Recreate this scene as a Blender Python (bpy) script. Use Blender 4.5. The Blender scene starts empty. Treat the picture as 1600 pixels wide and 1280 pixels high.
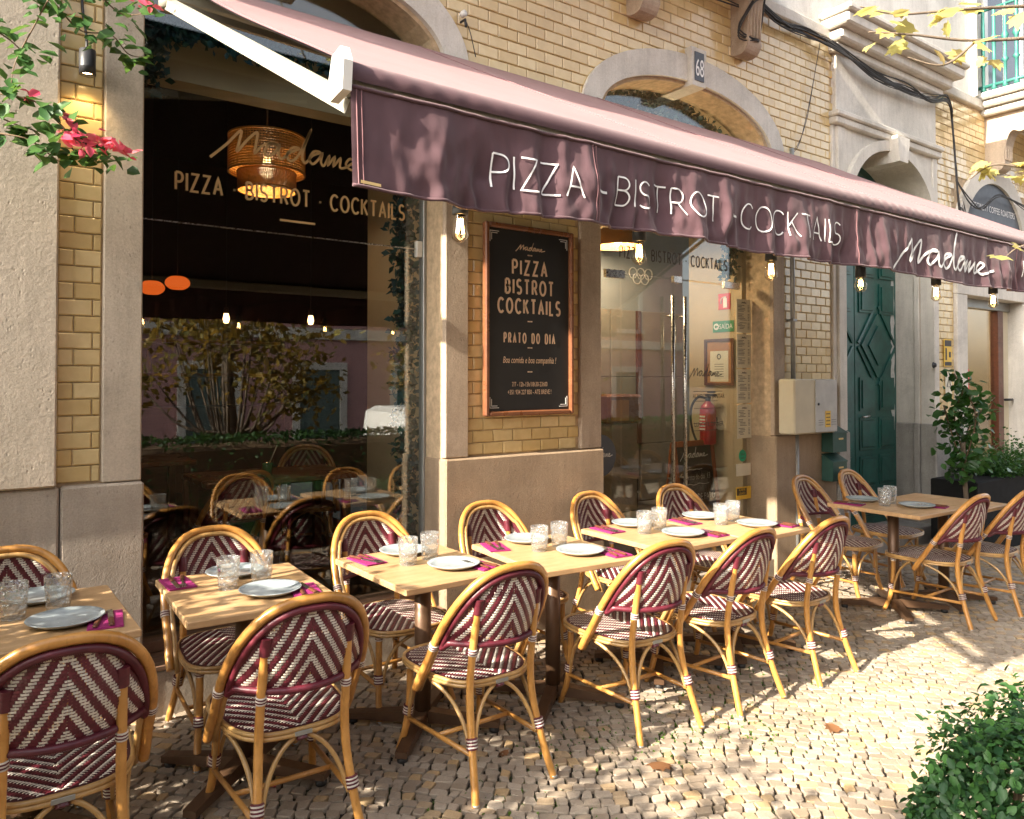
import bpy, math, random
import numpy as np
from mathutils import Vector, Matrix
random.seed(7); RNG = np.random.default_rng(7)
S = bpy.context.scene; COL = S.collection
R = math.radians
PI = math.pi

# ------------------------------------------------------------------ camera
cam_d = bpy.data.cameras.new('camera'); cam = bpy.data.objects.new('camera', cam_d); COL.objects.link(cam)
cam.location = (0, -4, 1.6); cam.rotation_euler = (R(91.0), 0, R(-36.1))
cam_d.sensor_width = 36; cam_d.lens = 36 * 1205 / 1600; cam_d.shift_y = -68 / 1600
cam_d.clip_start = .05; cam_d.clip_end = 500
S.camera = cam
# ------------------------------------------------------------------ sky and sun
SUN_EL, SUN_AZ = R(30.5), R(2.6)          # light travels along +X, slightly into the facade
to_sun = Vector((-math.cos(SUN_EL) * math.cos(SUN_AZ), -math.cos(SUN_EL) * math.sin(SUN_AZ), math.sin(SUN_EL)))
W = bpy.data.worlds.new('World'); S.world = W; W.use_nodes = True
nt = W.node_tree; bg = nt.nodes['Background']
sky = nt.nodes.new('ShaderNodeTexSky'); sky.sky_type = 'NISHITA'; sky.sun_disc = False
sky.sun_elevation = SUN_EL; sky.sun_rotation = math.atan2(to_sun.x, to_sun.y)
sky.air_density = 1.0; sky.dust_density = 4.0; sky.ozone_density = 1.0
hz = nt.nodes.new('ShaderNodeHueSaturation'); hz.inputs['Saturation'].default_value = .38   # hazy, paler sky
nt.links.new(sky.outputs[0], hz.inputs['Color']); nt.links.new(hz.outputs[0], bg.inputs[0]); bg.inputs[1].default_value = .15
sun_d = bpy.data.lights.new('sun', 'SUN'); sun_d.energy = 5.0; sun_d.angle = R(.55); sun_d.color = (1, .90, .75)
sun = bpy.data.objects.new('sun', sun_d); COL.objects.link(sun); sun.location = (-20, -5, 20)
sun.rotation_euler = to_sun.to_track_quat('Z', 'Y').to_euler()
S.view_settings.view_transform = 'Standard'; S.view_settings.look = 'None'
S.view_settings.exposure = 1.85; S.view_settings.gamma = 1; S.view_settings.use_curve_mapping = False
S.cycles.max_bounces = 7; S.cycles.transparent_max_bounces = 24
S.cycles.caustics_reflective = False; S.cycles.caustics_refractive = False
S.cycles.sample_clamp_indirect = 6

def g(x): return .02 - .015 * x            # the pavement falls slightly along the street

# ------------------------------------------------------------------ materials
MATS = {}
class N:
    def __init__(s, name):
        s.m = bpy.data.materials.new(name); s.m.use_nodes = True; s.t = s.m.node_tree
        s.p = s.t.nodes['Principled BSDF']; s.out = s.t.nodes['Material Output']; MATS[name] = s.m
    def n(s, t, **k):
        x = s.t.nodes.new('ShaderNode' + t)
        for a, b in k.items(): setattr(x, a, b)
        return x
    def l(s, a, b): s.t.links.new(a, b)
    def val(s, op, a, b=None, clamp=False):
        x = s.n('Math', operation=op, use_clamp=clamp)
        for i, v in enumerate((a, b)):
            if v is None: continue
            if isinstance(v, (int, float)): x.inputs[i].default_value = v
            else: s.l(v, x.inputs[i])
        return x.outputs[0]
    def mix(s, f, a, b, mode='MIX'):
        x = s.n('Mix', data_type='RGBA', blend_type=mode)
        for i, v in ((0, f), (6, a), (7, b)):
            if isinstance(v, (int, float)): x.inputs[i].default_value = v
            elif isinstance(v, tuple): x.inputs[i].default_value = (*v[:3], 1)
            else: s.l(v, x.inputs[i])
        return x.outputs[2]
    def pos(s, sc=(1, 1, 1), obj=False):
        o = s.n('TexCoord').outputs['Object'] if obj else s.n('NewGeometry').outputs['Position']
        mp = s.n('Mapping'); mp.inputs['Scale'].default_value = sc; s.l(o, mp.inputs[0]); return mp.outputs[0]
    def noise(s, scale, vec=None, detail=4, rough=.6, dist=0):
        x = s.n('TexNoise'); x.inputs['Scale'].default_value = scale; x.inputs['Detail'].default_value = detail
        x.inputs['Roughness'].default_value = rough; x.inputs['Distortion'].default_value = dist
        s.l(vec if vec is not None else s.pos(), x.inputs['Vector']); return x.outputs[0]
    def ramp(s, f, a, b, c0=(0, 0, 0), c1=(1, 1, 1)):
        x = s.n('ValToRGB'); e = x.color_ramp.elements
        e[0].position = a; e[1].position = b; e[0].color = (*c0, 1); e[1].color = (*c1, 1); s.l(f, x.inputs[0]); return x.outputs[0]
    def bump(s, h, st=.3, d=.01):
        x = s.n('Bump'); x.inputs['Strength'].default_value = st; x.inputs['Distance'].default_value = d
        s.l(h, x.inputs['Height'])
        if s.p.inputs['Normal'].links: s.l(s.p.inputs['Normal'].links[0].from_socket, x.inputs['Normal'])
        s.l(x.outputs[0], s.p.inputs['Normal']); return x
    def rnd(s):
        a = s.n('NewGeometry').outputs['Random Per Island']; b = s.n('ObjectInfo').outputs['Random']
        return s.val('FRACT', s.val('ADD', a, s.val('MULTIPLY', b, 7.31)))
    def setc(s, c): s.l(c, s.p.inputs['Base Color'])
    def setv(s, **k):
        for a, b in k.items(): s.p.inputs[a.replace('_', ' ')].default_value = b

def simple(name, c, rough=.6, metal=0., var=.15, scale=6., bump=0., bscale=80., rand=0., coat=0., c2=None, spec=.5, sc=(1, 1, 1), obj=False):
    m = N(name); v = m.pos(sc, obj); n = m.noise(scale, v)
    c2 = c2 or tuple(x * (1 - var) for x in c); c1 = tuple(min(1, x * (1 + var * .6)) for x in c)
    col = m.mix(m.ramp(n, .3, .7), c2, c1)
    if rand:
        r = m.val('ADD', m.val('MULTIPLY', m.rnd(), rand), 1 - rand / 2)
        hs = m.n('HueSaturation'); m.l(r, hs.inputs['Value']); m.l(col, hs.inputs['Color']); col = hs.outputs[0]
    m.setc(col); m.setv(Roughness=rough, Metallic=metal)
    m.p.inputs['Coat Weight'].default_value = coat; m.p.inputs['Coat Roughness'].default_value = .15
    m.p.inputs['Specular IOR Level'].default_value = spec
    rr = m.val('ADD', m.val('MULTIPLY', m.noise(scale * 3, v), .25), rough - .12, True); m.l(rr, m.p.inputs['Roughness'])
    if bump: m.bump(m.noise(bscale, v, 6, .7), bump, .01)
    return m.m

def stone(name, c, dark, pits=.5, rough=.75, hammer=0., streak=True):
    m = N(name); p = m.pos()
    a = m.ramp(m.noise(2.2, p, 6, .65), .35, .68)
    col = m.mix(a, dark, c)
    if streak:
        st = m.ramp(m.noise(5, m.pos((3.5, 3.5, .35)), 5, .7), .45, .75)
        col = m.mix(m.val('MULTIPLY', st, .35), col, tuple(x * .62 for x in dark))
    v = m.n('TexVoronoi'); v.inputs['Scale'].default_value = 55; m.l(m.pos((1, 1, .6)), v.inputs['Vector'])
    pit = m.val('MULTIPLY', m.ramp(v.outputs['Distance'], .0, .33, (1, 1, 1), (0, 0, 0)), m.ramp(m.noise(9, p, 5, .75), .5, .62))
    col = m.mix(m.val('MULTIPLY', pit, pits), col, tuple(x * .35 for x in dark))
    col = m.mix(m.val('MULTIPLY', m.ramp(m.noise(.9, p, 8, .75, .8), .52, .66), .42), col, tuple(x * .55 for x in dark)); fine = m.noise(130, p, 3); col = m.mix(.12, col, m.ramp(fine, .3, .7), 'OVERLAY')
    m.setc(col); m.setv(Roughness=rough)
    m.bump(m.val('SUBTRACT', m.noise(40, p, 8, .7), m.val('MULTIPLY', pit, .6)), .35, .012)
    if hammer: m.bump(m.noise(150, p, 3, .6), hammer, .010)
    return m.m

simple('sign_slate', (.075, .082, .095), .5, var=.08); stone('stone_pale', (.58, .49, .385), (.44, .37, .285)); stone('stone_warm', (.52, .41, .30), (.38, .29, .21))
stone('stone_white', (.74, .69, .61), (.57, .53, .46), .25); stone('stone_plinth', (.50, .425, .345), (.36, .30, .235), .6, .7, .42)
stone('plinth_bounce', (.43, .315, .205), (.31, .22, .14), .7, .7, .5); stone('stone_grey', (.42, .39, .35), (.27, .25, .22), .6, .75, .4)  # warm plinth copy: bounce from the tables is mixed into its colour
stone('plaster_white', (.66, .63, .58), (.52, .49, .45), .1)

m = N('tile_yellow'); r = m.rnd(); p = m.pos()
col = m.mix(r, (.64, .46, .20), (.78, .61, .32)); col = m.mix(m.val('MULTIPLY', m.ramp(m.noise(14, p, 5), .4, .7), .25), col, (.46, .28, .09)); col = m.mix(m.val('MULTIPLY', m.ramp(m.noise(1.3, p, 7, .75), .5, .75), .3), col, (.36, .25, .12))
m.setc(col); m.setv(Roughness=.22, Coat_Weight=.5, Coat_Roughness=.08); m.bump(m.noise(22, p, 2), .12, .006)
simple('mortar', (.54, .40, .25), .9, var=.3, scale=20, bump=.4)

def rattan(name, c, c2):
    m = N(name); p = m.pos(obj=True)
    col = m.mix(m.ramp(m.noise(9, p, 5, .6), .3, .7), c2, c)
    col = m.mix(m.val('MULTIPLY', m.ramp(m.noise(55, m.pos((1, 1, .25), True), 4), .55, .72), .5), col, tuple(x * .5 for x in c2))
    hs = m.n('HueSaturation'); m.l(m.val('ADD', m.val('MULTIPLY', m.n('ObjectInfo').outputs['Random'], .3), .85), hs.inputs['Value']); m.l(col, hs.inputs['Color'])
    m.setc(hs.outputs[0]); m.setv(Roughness=.32, Coat_Weight=.25, Coat_Roughness=.2); m.bump(m.noise(60, p, 3), .12, .004); return m.m
rattan('rattan', (.60, .30, .078), (.40, .175, .036)); rattan('rattan_pale', (.53, .325, .12), (.38, .21, .07))
simple('burgundy', (.115, .016, .026), .38, var=.3, scale=30, rand=.3, obj=True); simple('weave_white', (.66, .60, .52), .45, var=.18, scale=40, rand=.25, obj=True)
simple('weave_base', (.05, .008, .013), .6, obj=True)
def wood(name, c, c2, rough=.45, sc=(2.2, 16, 16), spec=.5):
    m = N(name); p = m.pos(sc, True)
    a = m.noise(1.6, p, 6, .65, .6); w = m.n('TexWave', wave_type='BANDS'); w.bands_direction = 'Y'
    w.inputs['Scale'].default_value = .35; w.inputs['Distortion'].default_value = 7; w.inputs['Detail'].default_value = 3; m.l(p, w.inputs['Vector'])
    col = m.mix(m.ramp(a, .3, .7), c2, c); col = m.mix(m.val('MULTIPLY', w.outputs[1], .22), col, c2)
    hs = m.n('HueSaturation'); m.l(m.val('ADD', m.val('MULTIPLY', m.n('ObjectInfo').outputs['Random'], .22), .9), hs.inputs['Value']); m.l(col, hs.inputs['Color'])
    q = m.ramp(m.noise(3.1, m.pos(), 6, .7), .46, .68); cc = m.mix(m.val('MULTIPLY', q, .33), hs.outputs[0], tuple(x * .62 for x in c2)); m.setc(cc); m.setv(Roughness=rough); m.l(m.val('ADD', m.val('MULTIPLY', q, .2), rough - .08), m.p.inputs['Roughness']); m.p.inputs['Specular IOR Level'].default_value = spec; m.bump(a, .15, .004); return m.m
wood('wood_top', (.57, .37, .195), (.42, .25, .115)); wood('wood_dark', (.16, .055, .028), (.09, .03, .016), .4); wood('wood_frame', (.26, .105, .045), (.17, .06, .026), .35)
wood('wood_deck', (.27, .16, .10), (.17, .10, .065), .6)
simple('brown_metal', (.12, .066, .036), .42, .35, scale=20, bump=.08); simple('black_plastic', (.02, .02, .02), .5); simple('black_metal', (.03, .03, .032), .42, .2)
simple('steel', (.6, .58, .54), .28, 1., scale=30); simple('grey_metal', (.34, .34, .32), .45, .6, bump=.1)
simple('plate', (.36, .41, .43), .22, var=.12, scale=25, coat=.4); simple('napkin', (.28, .012, .12), .8, var=.2, scale=30, bump=.15)
simple('cream_paint', (.60, .53, .38), .5, var=.1, scale=5); simple('grey_paint', (.50, .49, .46), .45, var=.14, scale=9)
simple('white_plastic', (.78, .76, .70), .35, var=.05); simple('arm_paint', (.33, .31, .25), .4, var=.08)
simple('board_black', (.022, .021, .02), .42, var=.2, scale=4); simple('letter_cream', (.78, .55, .36), .55, var=.05); simple('letter_white', (.85, .83, .80), .6, var=.04)
simple('letter_gold', (.62, .42, .20), .45, var=.05); simple('letter_dark', (.06, .045, .035), .5); simple('gold', (.72, .5, .2), .4, .4)
simple('green_door', (.014, .090, .072), .35, var=.35, scale=7, bump=.1, bscale=30, coat=.15); simple('peeled_paint', (.52, .52, .49), .7, var=.2, scale=30, bump=.3)
simple('mail_green', (.02, .07, .055), .45, var=.25, scale=9); simple('rail_green', (.03, .16, .13), .5)
simple('red_paint', (.42, .012, .02), .35, coat=.3); simple('sign_red', (.62, .02, .025), .5, var=.03); simple('sign_green', (.01, .23, .09), .5, var=.03)
simple('paper', (.72, .68, .54), .7, var=.06); simple('ink', (.06, .055, .05), .7); simple('sign_yellow', (.72, .46, .05), .5, var=.05); simple('mint', (.03, .42, .24), .6, var=.05)
simple('wall_cream', (.50, .40, .26), .7, var=.08, scale=3); simple('wall_dark', (.02, .010, .006), .7, scale=3); simple('ceiling_black', (.012, .011, .010), .8)
simple('floor_dark', (.025, .018, .013), .4, scale=4); simple('clad_grey', (.33, .30, .26), .5, var=.15, scale=3); simple('wall_blue_grey', (.34, .36, .38), .7, var=.08)
simple('cable', (.035, .033, .032), .6, var=.3, rand=.5); simple('planter_black', (.012, .012, .012), .85, spec=.2); simple('cork', (.42, .20, .07), .8)
simple('bark', (.16, .12, .085), .9, var=.4, scale=10, bump=.8, bscale=25); simple('stem', (.16, .10, .055), .8, var=.3)
simple('pink_wall', (.50, .27, .25), .85, var=.1, scale=1.2); simple('asphalt', (.05, .05, .052), .85, bump=.3); simple('shutter', (.10, .14, .12), .6); simple('van_paint', (.78, .78, .76), .25, coat=.5, var=.03)
simple('van_glass', (.05, .06, .07), .1, spec=.8); simple('tail_red', (.35, .01, .01), .3); simple('rubber', (.02, .02, .02), .8); simple('petal_ground', (.45, .02, .07), .7)

def leaf(name, c, c2, trans=.35, rough=.4, rand=.5):
    m = N(name); r = m.rnd(); col = m.mix(r, c, c2)
    col = m.mix(m.val('MULTIPLY', m.noise(30, m.pos(), 3), .3), col, tuple(x * .6 for x in c)); m.setc(col); m.setv(Roughness=rough); m.p.inputs['Specular IOR Level'].default_value = .3
    tr = m.n('BsdfTranslucent'); m.l(m.mix(.35, col, (min(1, c2[0] * 2.2), min(1, c2[1] * 1.7), c2[2])), tr.inputs[0])
    ms = m.n('MixShader'); ms.inputs[0].default_value = trans; m.l(m.p.outputs[0], ms.inputs[1]); m.l(tr.outputs[0], ms.inputs[2]); m.l(ms.outputs[0], m.out.inputs[0]); return m.m
leaf('leaf_hedge', (.013, .048, .017), (.045, .12, .026), .25, .5); leaf('leaf_vine', (.035, .10, .03), (.09, .19, .045), .35); leaf('leaf_citrus', (.025, .085, .022), (.06, .15, .03), .25, .3)
leaf('leaf_maple', (.36, .36, .12), (.58, .48, .20), .5, .5); leaf('petal', (.80, .06, .16), (.92, .22, .30), .55, .6); leaf('needle', (.02, .085, .065), (.03, .09, .13), .1, .5)
leaf('leaf_tree', (.10, .10, .025), (.26, .17, .03), .4, .5); leaf('grass', (.06, .13, .02), (.12, .22, .03), .3); leaf('leaf_dry', (.16, .07, .03), (.25, .12, .05), .2, .7)

def glassy(name, tint, base=.06, power=5., bump=0., rough=0., haze=0.):
    m = N(name); geo = m.n('NewGeometry'); dp = m.n('VectorMath', operation='DOT_PRODUCT')
    m.l(geo.outputs['Incoming'], dp.inputs[0])
    if bump:
        v = m.n('TexVoronoi'); v.inputs['Scale'].default_value = 70; m.l(m.pos((1, 1, .8), True), v.inputs['Vector'])
        b = m.n('Bump'); b.inputs['Strength'].default_value = bump; b.inputs['Distance'].default_value = .01; m.l(v.outputs['Distance'], b.inputs['Height']); nrm = b.outputs[0]
    else: nrm = geo.outputs['Normal']
    m.l(nrm, dp.inputs[1])
    c = m.val('ABSOLUTE', dp.outputs['Value']); f = m.val('POWER', m.val('SUBTRACT', 1, c, True), power)
    fac = m.val('ADD', m.val('MULTIPLY', f, 1 - base), base, True)
    t = m.n('BsdfTransparent'); t.inputs[0].default_value = (*tint, 1); gl = m.n('BsdfGlossy'); gl.inputs['Roughness'].default_value = rough
    if bump: m.l(nrm, gl.inputs['Normal'])
    ms = m.n('MixShader'); m.l(fac, ms.inputs[0]); m.l(t.outputs[0], ms.inputs[1]); m.l(gl.outputs[0], ms.inputs[2]); last = ms.outputs[0]
    if haze:
        d = m.n('BsdfDiffuse'); d.inputs[0].default_value = (.8, .8, .78, 1); m2 = m.n('MixShader'); m2.inputs[0].default_value = haze
        m.l(last, m2.inputs[1]); m.l(d.outputs[0], m2.inputs[2]); last = m2.outputs[0]
    m.l(last, m.out.inputs[0]); return m.m
glassy('glass', (.93, .95, .93), .09); glassy('crystal', (.97, .98, .97), .14, 2.6, .9, .04, .06); glassy('bulb_glass', (1., .93, .80), .07, 3.)
def emit(name, c, st):
    m = N(name); e = m.n('Emission'); e.inputs[0].default_value = (*c, 1); e.inputs[1].default_value = st; m.l(e.outputs[0], m.out.inputs[0]); return m.m
emit('filament', (1, .58, .2), 22); emit('lamp_glow', (1, .66, .28), 9); emit('lantern_glow', (1, .15, .02), .24); emit('ceiling_glow', (1, .8, .5), 12); emit('bulb_core', (1, .55, .2), 3.5)

def fabric(name, c, c2, sheen=.3, rough=.85):
    m = N(name); p = m.pos()
    col = m.mix(m.ramp(m.noise(3, p, 6, .7), .35, .7), c2, c); m.setc(col); m.setv(Roughness=rough, Sheen_Weight=sheen, Sheen_Roughness=.4); m.p.inputs['Sheen Tint'].default_value = (1, .85, .82, 1)
    m.bump(m.noise(420, p, 2), .25, .002); m.bump(m.noise(16, m.pos((1, 1, .5)), 3), .12, .01); return m.m
fabric('valance_cloth', (.098, .047, .054), (.074, .036, .043), .25); fabric('dark_layer_cloth', (.040, .020, .022), (.030, .016, .018), .0); fabric('awning_cloth', (.235, .108, .112), (.18, .085, .09), .18)

m = N('cobble'); r = m.rnd(); p = m.pos()
col = m.mix(r, (.27, .21, .15), (.45, .375, .29)); r2 = m.val('FRACT', m.val('MULTIPLY', r, 13.7))
col = m.mix(m.ramp(r2, .80, .95), col, (.50, .34, .17)); col = m.mix(m.val('MULTIPLY', m.ramp(m.noise(16, p, 6, .7), .4, .75), .35), col, (.27, .22, .17))
col = m.mix(m.val('MULTIPLY', m.ramp(m.noise(1.1, p, 6, .7), .45, .7), .4), col, (.20, .155, .11)); col = m.mix(.3, col, m.noise(160, p, 3), 'OVERLAY'); m.setc(col); m.setv(Roughness=.6); m.bump(m.noise(70, p, 5, .7), .3, .006)
m = N('joint'); p = m.pos(); col = m.mix(m.ramp(m.noise(30, p, 5), .35, .7), (.022, .016, .011), (.05, .037, .025))
col = m.mix(m.ramp(m.noise(2.3, p, 5, .75), .52, .66), col, (.045, .085, .015)); m.setc(col); m.setv(Roughness=.95); m.bump(m.noise(120, p, 4), .6, .01)
# beyond the built stones the same setts as a material
m = N('paving_far'); v = m.n('TexVoronoi'); v.inputs['Scale'].default_value = 16; mp = m.pos((1, 1.1, 0)); m.l(mp, v.inputs['Vector'])
v2 = m.n('TexVoronoi', feature='DISTANCE_TO_EDGE'); v2.inputs['Scale'].default_value = 16; m.l(mp, v2.inputs['Vector'])
e = m.ramp(v2.outputs['Distance'], .04, .09); bw = m.n('RGBToBW'); m.l(v.outputs['Color'], bw.inputs[0])
m.setc(m.mix(e, (.05, .04, .025), m.mix(bw.outputs[0], (.33, .26, .19), (.52, .44, .34)))); m.setv(Roughness=.7); m.bump(e, .6, .012)

# ------------------------------------------------------------------ mesh helpers
class MB:
    def __init__(s): s.v = []; s.f = []; s.mi = []; s.sm = []
    def add(s, vs, fs, mi=0, smooth=False):
        o = len(s.v); s.v.extend([tuple(p) for p in vs]); s.f.extend([tuple(i + o for i in f) for f in fs])
        s.mi.extend([mi] * len(fs)); s.sm.extend([smooth] * len(fs)); return s
    def box(s, x0, x1, y0, y1, z0, z1, mi=0, bev=0.):
        if x0 > x1: x0, x1 = x1, x0
        if y0 > y1: y0, y1 = y1, y0
        if z0 > z1: z0, z1 = z1, z0
        b = min(bev, (x1 - x0) * .45, (y1 - y0) * .45, (z1 - z0) * .45)
        if b <= 0:
            return s.add([(x, y, z) for z in (z0, z1) for y in (y0, y1) for x in (x0, x1)],
                         [(0, 2, 3, 1), (4, 5, 7, 6), (0, 1, 5, 4), (2, 6, 7, 3), (0, 4, 6, 2), (1, 3, 7, 5)], mi)
        def ring(z, i): return [(x0 + i + b, y0 + i, z), (x1 - i - b, y0 + i, z), (x1 - i, y0 + i + b, z), (x1 - i, y1 - i - b, z), (x1 - i - b, y1 - i, z), (x0 + i + b, y1 - i, z), (x0 + i, y1 - i - b, z), (x0 + i, y0 + i + b, z)]
        vs = ring(z0, b) + ring(z0 + b, 0) + ring(z1 - b, 0) + ring(z1, b); fs = []
        for k in range(3):
            for i in range(8): j = (i + 1) % 8; fs.append((k * 8 + i, k * 8 + j, k * 8 + 8 + j, k * 8 + 8 + i))
        fs += [tuple(range(7, -1, -1)), tuple(range(24, 32))]
        return s.add(vs, fs, mi)
    def tube(s, path, r, n=8, closed=False, mi=0, caps=True, smooth=True, flat=1.):
        P = [Vector(p) for p in path]; m_ = len(P); rs = r if isinstance(r, (list, tuple)) else [r] * m_
        T = []
        for i in range(m_):
            a = P[(i - 1) % m_] if (closed or i > 0) else P[i]; b = P[(i + 1) % m_] if (closed or i < m_ - 1) else P[i]
            d = (b - a); T.append(d.normalized() if d.length > 1e-9 else Vector((0, 0, 1)))
        u = T[0].orthogonal().normalized(); vs = []
        for i in range(m_):
            u = (u - T[i] * u.dot(T[i])); u = u.normalized() if u.length > 1e-6 else T[i].orthogonal().normalized(); w = T[i].cross(u)
            for k in range(n):
                a = 2 * PI * k / n; vs.append(P[i] + (u * math.cos(a) + w * (math.sin(a) * flat)) * rs[i])
        fs = []; L = m_ if closed else m_ - 1
        for i in range(L):
            j = (i + 1) % m_
            for k in range(n): q = (k + 1) % n; fs.append((i * n + k, i * n + q, j * n + q, j * n + k))
        s.add(vs, fs, mi, smooth)
        if caps and not closed:
            o = len(s.v) - len(vs); s.f += [tuple(o + k for k in range(n - 1, -1, -1)), tuple(o + (m_ - 1) * n + k for k in range(n))]; s.mi += [mi, mi]; s.sm += [False, False]
        return s
    def lathe(s, prof, c=(0, 0, 0), n=24, mi=0, smooth=True, axis='z'):
        vs = []; fs = []
        for (r, h) in prof:
            for k in range(n):
                a = 2 * PI * k / n; x, y, z = r * math.cos(a), r * math.sin(a), h
                if axis == 'y': x, y, z = x, h, y
                if axis == 'x': x, y, z = h, x, y
                vs.append((c[0] + x, c[1] + y, c[2] + z))
        for i in range(len(prof) - 1):
            for k in range(n): q = (k + 1) % n; fs.append((i * n + k, i * n + q, (i + 1) * n + q, (i + 1) * n + k))
        return s.add(vs, fs, mi, smooth)
    def prism(s, poly, y0, y1, mi=0, axis='y', smooth=False):
        """polygon given in (x,z) for axis y, (y,z) for axis x, (x,y) for axis z"""
        def P(a, b, h): return (a, h, b) if axis == 'y' else ((h, a, b) if axis == 'x' else (a, b, h))
        n = len(poly); vs = [P(a, b, y0) for a, b in poly] + [P(a, b, y1) for a, b in poly]
        s.add(vs, [tuple(range(n)), tuple(range(2 * n - 1, n - 1, -1))], mi, False)
        o = len(s.v) - 2 * n
        for i in range(n): j = (i + 1) % n; s.f.append((o + i, o + n + i, o + n + j, o + j)); s.mi.append(mi); s.sm.append(smooth)
        return s
    def grid(s, fn, nu, nv, mi=0, smooth=True):
        vs = [fn(i / nu, j / nv) for j in range(nv + 1) for i in range(nu + 1)]; fs = []
        for j in range(nv):
            for i in range(nu): a = j * (nu + 1) + i; fs.append((a, a + 1, a + nu + 2, a + nu + 1))
        return s.add(vs, fs, mi, smooth)
    def mesh(s, name, mats):
        me = bpy.data.meshes.new(name); me.from_pydata(s.v, [], s.f)
        for q in ([mats] if isinstance(mats, str) else mats): me.materials.append(MATS[q])
        me.polygons.foreach_set('material_index', s.mi); me.polygons.foreach_set('use_smooth', s.sm); me.update(); return me
    def build(s, name, mats, parent=None, kind=None, label=None):
        return link(name, s.mesh(name, mats), parent, kind, label)

def link(name, me, parent=None, kind=None, label=None):
    o = bpy.data.objects.new(name, me); COL.objects.link(o)
    if parent is not None:
        o.parent = parent; o.matrix_parent_inverse = Matrix.Identity(4)
    if kind: o['kind'] = kind
    if label: o['label'] = label
    return o
def tag(o, label, cat, group=None):
    o['label'] = label; o['category'] = cat
    if group: o['group'] = group
    return o
def thing(name, label, cat, loc=(0, 0, 0), rz=0., group=None):
    o = bpy.data.objects.new(name, None); COL.objects.link(o); o.location = loc; o.rotation_euler = (0, 0, rz); o.empty_display_size = .1
    return tag(o, label, cat, group)
KIDS = {}
def dup(root, loc, rz, label, cat, group=None, name=None):
    def cp(o, par):
        c = o.copy(); COL.objects.link(c); c.parent = par
        for ch in o.children: cp(ch, c)
        return c
    r = cp(root, None); r.location = loc; r.rotation_euler = (0, 0, rz); tag(r, label, cat, group); return r
def smooth_path(pts, n=8, closed=False):
    P = [Vector(p) for p in pts]; m_ = len(P); out = []
    for i in range(m_ if closed else m_ - 1):
        if closed: a, b, c, d = P[(i - 1) % m_], P[i], P[(i + 1) % m_], P[(i + 2) % m_]
        else: a, b, c, d = P[max(i - 1, 0)], P[i], P[i + 1], P[min(i + 2, m_ - 1)]
        for k in range(n):
            t = k / n; out.append(.5 * ((2 * b) + (c - a) * t + (2 * a - 5 * b + 4 * c - d) * t * t + (3 * b - a - 3 * c + d) * t ** 3))
    if not closed: out.append(P[-1])
    return out

def leaves_mesh(name, mat, P, size, shape='oval', normals=None, up=.3, droop=0.):
    """P: (n,3) array; one small folded leaf at each point"""
    n = len(P); P = np.asarray(P, float)
    nr = RNG.normal(size=(n, 3)); nr[:, 2] = np.abs(nr[:, 2]) + up
    if normals is not None: nr = nr * .8 + np.asarray(normals) * 1.1
    nr /= np.linalg.norm(nr, axis=1)[:, None]
    d = RNG.normal(size=(n, 3)); d[:, 2] -= droop; d -= nr * np.sum(d * nr, 1)[:, None]; d /= np.linalg.norm(d, axis=1)[:, None]
    w = np.cross(nr, d); sz = size * RNG.uniform(.6, 1.25, n)[:, None]
    if shape == 'oval': prof = [(0, 0, 0), (.3, .33, .10), (.68, .28, .08), (1, 0, -.05), (.68, -.28, .08), (.3, -.33, .10)]; faces = [(0, 3, 2, 1), (0, 5, 4, 3)]
    elif shape == 'blade': prof = [(0, .05, 0), (1, 0, 0), (0, -.05, 0)]; faces = [(0, 1, 2)]
    elif shape == 'maple':
        prof = [(0, 0, 0), (.12, .28, .05), (.05, .50, .02), (.30, .40, .06), (.42, .55, .0), (.55, .36, .04), (.78, .34, -.02), (.72, .16, .03), (1.0, 0, -.10),
                (.72, -.16, .03), (.78, -.34, -.02), (.55, -.36, .04), (.42, -.55, .0), (.30, -.40, .06), (.05, -.50, .02), (.12, -.28, .05)]
        faces = [(0, 8, 7, 6, 5, 4, 3, 2, 1), (0, 15, 14, 13, 12, 11, 10, 9, 8)]
    else: prof = [(0, 0, 0), (.5, .30, .08), (1, 0, 0), (.5, -.30, .08)]; faces = [(0, 2, 1), (0, 3, 2)]
    k = len(prof); V = np.empty((n, k, 3))
    for i, (a, b, c) in enumerate(prof): V[:, i] = P + sz * (d * a + w * b + nr * c)
    lens = [len(f) for f in faces]; base = (np.arange(n) * k)[:, None]
    idx = np.concatenate([np.concatenate([base + np.array(f)[None] for f in faces], 1)], 1).reshape(-1)
    me = bpy.data.meshes.new(name); me.vertices.add(n * k); me.vertices.foreach_set('co', V.reshape(-1).astype(np.float32))
    me.loops.add(len(idx)); me.loops.foreach_set('vertex_index', idx.astype(np.int32)); nf = n * len(faces)
    me.polygons.add(nf); tot = np.tile(np.array(lens), n); st = np.concatenate([[0], np.cumsum(tot)[:-1]])
    me.polygons.foreach_set('loop_start', st.astype(np.int32)); me.polygons.foreach_set('loop_total', tot.astype(np.int32))
    me.materials.append(MATS[mat]); me.update(calc_edges=True); me.validate(); return me

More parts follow.
